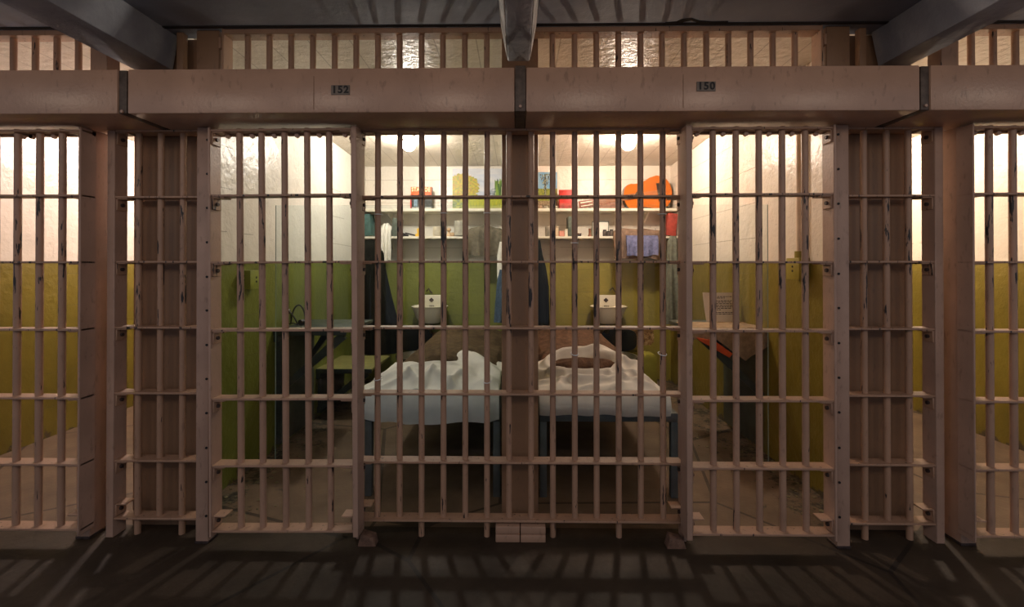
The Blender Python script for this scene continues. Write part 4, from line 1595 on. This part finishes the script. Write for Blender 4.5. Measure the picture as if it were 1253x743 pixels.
# left: white sheet humped over the front of the cot
def sheet_left(u, v):
    if v < .16:
        q = v / .16
        lo = ZM - .014 - .022 * math.sin(PI * u) + .012 * n2(u * 6, 1.7)
        z = lo + (ZT + .026 - lo) * q
        py = -.035 - .02 * math.sin(q * PI) - .013 * math.sin(u * 24 + 5 * n2(u * 3, 2)) * (1 - q * .8)
        return u, py, z
    q = (v - .16) / .84
    arch = max(0, 1 - abs(2 * u - 1) ** 2.4)
    h = .026 + .062 * sstep(0, .30, q) * arch * (1 - .3 * sstep(.62, .95, u))
    h -= .075 * sstep(.60, .78, q) * (1 - sstep(.44, .64, u)) * arch
    h -= .06 * gauss(u, .44, .12) * gauss(q, .82, .16)
    h += max(seg_ridge(u, q, .56, .97, .74, .90, .09, .026), seg_ridge(u, q, .74, .90, .98, .40, .08, .040))
    h -= .03 * gauss(u, .80, .06) * gauss(q, .45, .16)
    h += .04 * gauss(u, .92, .08) * gauss(q, .16, .14)
    h += creases(u, q, C_LEFT, 3) * (1 - .5 * sstep(.75, .9, q)) + fold(u, q, .012, 3) * (.4 + .6 * arch)
    return u, q * .98 - .03, ZT + max(h, .0135)


bedding('bed_sheet', 'crumpled white sheet humped over the foot of the cot in the green cell', 'sheet', SHEETL, LX0 - .02, LX1 - .004, BY0 + .0, 2.86, sheet_left)


def blanket_fn(seed, x_taper):
    def f(u, v):
        arch = 1 - abs(2 * u - 1) ** 3
        pil = .055 * gauss(v, .80, .15) * arch
        hump = .045 * gauss(v, .18, .16) * arch + .03 * gauss(v, .5, .1) * gauss(u, .3, .3)
        z = ZT + .016 + .03 * arch + pil + hump + fold(u, v, .034, seed)
        e = sstep(0, .07, min(u, 1 - u))
        z = z * e + (ZT + .0135) * (1 - e)
        return u, v, z
    return f


bedding('wool_blanket', 'brown wool blanket on the cot behind the white sheet', 'blanket', BLANKL, LX0 + .01, LX1 - .006, 2.70, 4.08, blanket_fn(11, 0))
bedding('wool_blanket', 'red brown wool blanket on the cot behind the cream sheet', 'blanket', BLANKR, RX0 + .004, RX1 - .035, 2.68, 4.08, blanket_fn(17, 0))


def sheet_right(u, v):
    if v < .14:
        q = v / .14
        lo = ZM + .006 + .010 * n2(u * 5, 9.2)
        z = lo + (ZT + .014 - lo) * q
        py = -.03 - .022 * math.sin(q * PI) - .011 * math.sin(u * 21 + 5 * n2(u * 3, 7)) * (1 - q * .8)
        return u, py, z
    q = (v - .14) / .86
    arch = max(0, 1 - abs(2 * u - .98) ** 2.6)
    h = .014 + .036 * sstep(.04, .22, q) * arch
    rr = math.hypot((u - .44) / .37, (q - .62) / .28)
    ang = math.atan2((q - .62) / .26, (u - .44) / .34)
    h += math.exp(-((rr - 1.0) / .32) ** 2) * (.052 + .022 * math.sin(ang))
    h -= .085 * math.exp(-(rr / .74) ** 4)
    h += seg_ridge(u, q, .60, .92, .98, .34, .08, .035)
    h -= .05 * gauss(q, .02, .05)
    h += creases(u, q, C_RIGHT, 23) + .014 * math.sin(rr * 16 + 2 * ang) * math.exp(-((rr - 1.2) / .5) ** 2) + fold(u, q, .012, 23) * (.35 + .65 * arch)
    h *= 1 - .7 * sstep(.90, 1.0, u)
    return u, q * .98 - .03, ZT + max(h, .0135)


bedding('bed_sheet', 'crumpled cream sheet with a hollow on the cot in the olive cell', 'sheet', SHEETR, RX0 - .004, RX1 - .045, BY0 + .0, 2.88, sheet_right)


# folds of blanket showing in the hollows of the sheets
def lump(cx, cy, cz, rx, ry, rz, mat, label, seed):
    m = MB().sphere((0, 0, 0), 1, (1, 1, 1), 36, 24)
    for v in m.bm.verts:
        k = 1 + .22 * n2(v.co.x * 2, v.co.y * 2, v.co.z * 2 + seed)
        v.co = Vector((cx + v.co.x * rx * k, cy + v.co.y * ry * k, cz + v.co.z * rz * k))
    return solo('blanket_fold', m, mat, label, 'blanket', None, ang=80)


lump(LX0 + (LX1 - LX0) * .44, 2.72, ZT + .05, .12, .06, .052, BLANKL, 'brown blanket bunched in the hollow of the white sheet', 2)
lump(RX0 + (RX1 - RX0) * .43, 2.62, ZT + .052, .19, .085, .052, BLANKR, 'brown blanket bunched in the hollow of the cream sheet', 6)

# paint flakes along the wall foot
random.seed(21)
m = MB()
for k in range(130):
    side = random.choice((-1, 1))
    x = side * (XW - .02 - abs(random.gauss(0, .13)))
    y = random.uniform(2.05, 3.1)
    s = random.uniform(.004, .016)
    t = bmesh.new()
    nn = random.choice((4, 5, 6))
    vs = [t.verts.new((s * random.uniform(.6, 1.1) * math.cos(2 * PI * j / nn), s * random.uniform(.5, 1) * math.sin(2 * PI * j / nn), random.uniform(0, .003))) for j in range(nn)]
    f = t.faces.new(vs)
    g = bmesh.ops.extrude_face_region(t, geom=[f])
    bmesh.ops.translate(t, verts=[v for v in g['geom'] if isinstance(v, bmesh.types.BMVert)], vec=(0, 0, .0018))
    bmesh.ops.translate(t, verts=t.verts, vec=(x, y, .0005))
    m.merge(t)
o = m.build('paint_flakes', flat('flake_paint', (.17, .15, .085), .8, 0, .5, 60), None)
tag(o, 'fallen paint flakes scattered along the foot of the cell walls', 'flakes', kind='stuff')

# ------------------------------------------------------------------ ambient light and added corridor fill
wd = bpy.data.worlds.new('cell_house')
S.world = wd
wd.use_nodes = True
bg = wd.node_tree.nodes['Background']
bg.inputs['Color'].default_value = (.80, .84, 1.0, 1)
bg.inputs['Strength'].default_value = .30

def fill_light(x, y, z, w):  # unseen fill light added to brighten header and bars, weaker towards the floor
    ld = bpy.data.lights.new('corridor_fill', 'POINT')
    ld.energy = w
    ld.color = (1, .78, .60)
    ld.shadow_soft_size = .22
    lo = bpy.data.objects.new('corridor_fill', ld)
    lo.location = (x, y, z)
    COL.objects.link(lo)


for lx_ in (-2.8, -1.4, 0, 1.4, 2.8):
    fill_light(lx_, -.4, 2.02, 10.8)

vs = S.view_settings
S.display_settings.display_device = 'sRGB'
vs.view_transform = 'Standard'
vs.look = 'None'
vs.exposure = 0.0
vs.gamma = 1.0
vs.use_curve_mapping = False
S.cycles.use_denoising = True
S.cycles.max_bounces = 10
S.cycles.diffuse_bounces = 6
S.cycles.glossy_bounces = 4
S.cycles.transparent_max_bounces = 16
S.cycles.sample_clamp_indirect = 6.0
